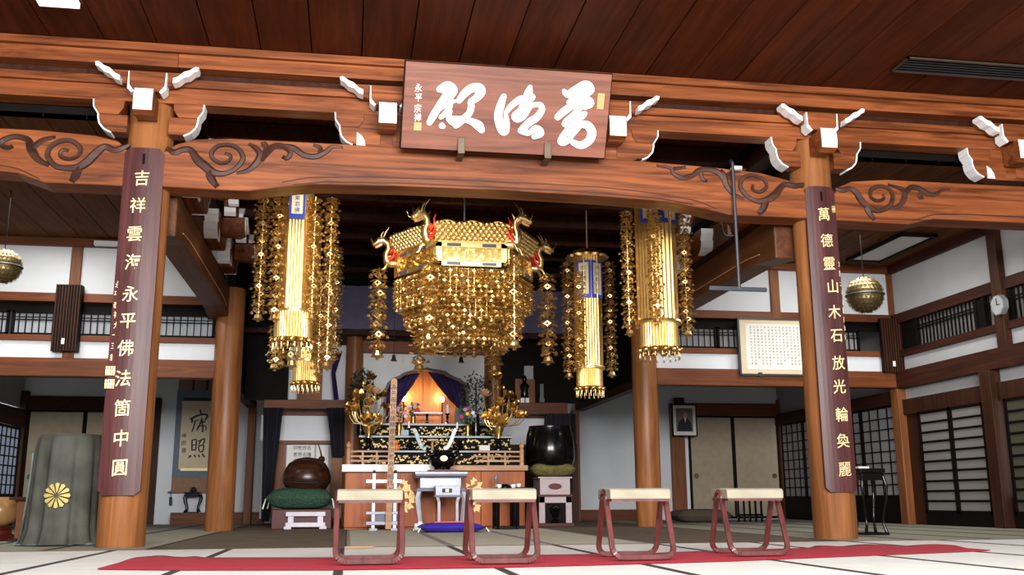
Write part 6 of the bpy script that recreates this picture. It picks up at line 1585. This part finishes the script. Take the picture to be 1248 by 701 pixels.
# dragons at the six corners
def dragon_parts():
    b = MB().tube([(0, 0, 0), (.10, 0, -.01), (.17, 0, .02), (.18, 0, .09), (.14, 0, .15), (.15, 0, .21), (.21, 0, .24), (.26, 0, .235)], [.035, .04, .045, .045, .042, .042, .045, .03], 8)
    b.tube([(.21, 0, .245), (.29, 0, .235), (.34, 0, .205), (.37, 0, .20)], [.045, .045, .03, .022], 8)       # head and snout
    b.tube([(.24, 0, .205), (.29, 0, .18), (.33, 0, .165)], [.025, .02, .012], 6)                         # lower jaw
    for s in (-1, 1):
        b.tube([(.22, s*.02, .27), (.19, s*.03, .33), (.14, s*.045, .38)], [.010, .008, .002], 5)         # horns
        b.tube([(.25, s*.03, .265), (.25, s*.045, .30), (.22, s*.055, .33)], [.012, .008, .002], 5)       # ears
        b.tube([(.34, s*.02, .20), (.38, s*.05, .22), (.40, s*.06, .27)], [.004, .004, .001], 4)          # whiskers
        b.tube([(.12, s*.03, .0), (.17, s*.08, -.03), (.20, s*.08, -.08), (.23, s*.09, -.09)], [.02, .018, .014, .004], 6)  # claws
        b.ball((.29, s*.035, .255), .012, 6, 4)
    for i in range(5): b.cyl((.15+.02*math.cos(i), 0, .05+.045*i), (.09, 0, .09+.05*i), .018, .002, 4)
    m_ = MB()
    for s in (-1, 1):
        m_.tube([(.13, s*.03, .03), (.07, s*.05, .07), (.06, s*.05, .14), (.03, s*.05, .19)], [.018, .018, .012, .002], 5)
        m_.tube([(.12, s*.035, .10), (.07, s*.05, .15), (.08, s*.05, .20), (.05, s*.05, .25)], [.015, .014, .010, .002], 5)
    m_.tube([(.25, 0, .215), (.30, 0, .195), (.345, 0, .18)], [.02, .018, .008], 6)
    return mesh_of('dragon', b, 'gold_pale', smooth=60), mesh_of('flame_mane', m_, 'red_paint', smooth=60)
dm, fm_ = dragon_parts()
Rd = (at(668, 330, Yc).x-at(460, 330, Yc).x)/2-.02
for k in range(6):
    a = R(60*k); base = Vector((Rb*.98*math.cos(a), Rb*.98*math.sin(a), zP1-.10-zP0+(.10 if k in (4, 5) else 0)))
    d = copymesh('dragon', dm, t, base, (0, 0, a+{4: R(-38), 5: R(38)}.get(k, 0)), (.9, 1.4, 1.35) if k in (4, 5) else (.88, 1.25, 1.2)); d['label'] = 'gold dragon head with curved horns on a canopy corner' if False else d.get('label', '')
    del d['label']
    copymesh('flame_mane', fm_, d, (0, 0, 0))
    yb_px = {0: 443, 1: 455, 2: 455, 3: 440, 4: 419, 5: 425}[k]
    sp_ = Vector((cc2.x+Rd*math.cos(a)*(1 if k in (0, 3) else .93), Yc+Rd*math.sin(a)*(.93 if k not in (0, 3) else 1), zP0+zP1-.10-zP0-.06)); zb = at(564, yb_px, sp_.y).z
    strand(t, sp_, zb, .125)
# bead curtains: outer long rows and inner rows
random.seed(11)
for row, (fr, n_, y1, s_, bell) in enumerate(((1.0, 12, 368, .062, True), (.86, 11, 390, .062, True), (.66, 9, 416, .066, True))):
    for k in range(6):
        a0, a1 = R(60*k), R(60*k+60); P0 = Vector((math.cos(a0), math.sin(a0), 0))*Rb*fr; P1 = Vector((math.cos(a1), math.sin(a1), 0))*Rb*fr
        for i in range(n_):
            q = P0.lerp(P1, (i+.5)/n_); y_ = y1+(6 if i % 2 else 0)
            top = Vector((cc2.x+q.x, Yc+q.y, zP0-.02 if row == 0 else zP0+.02)); strand(t, top, at(566, y_, Yc-.5).z, s_, bell, 'bead_strand')
for x, y, l in ((480, 436, 'tiny dark hanging bell left of the arch, under the canopy'), (562, 438, 'tiny dark hanging bell above the altar arch')):
    q = at(x, y, 14.6); b_ = thing('hanging_bell', l, 'bell', q); part('bell', MB().lathe((q.x, q.y, q.z-.05), [(.05, 0), (.03, .03), (.025, .08), (.005, .1)], 12), 'bronze', b_, smooth=40); part('cord', MB().cyl((q.x, q.y, q.z+.05), (q.x, q.y, 4.42), .005, n=5), 'iron', b_)
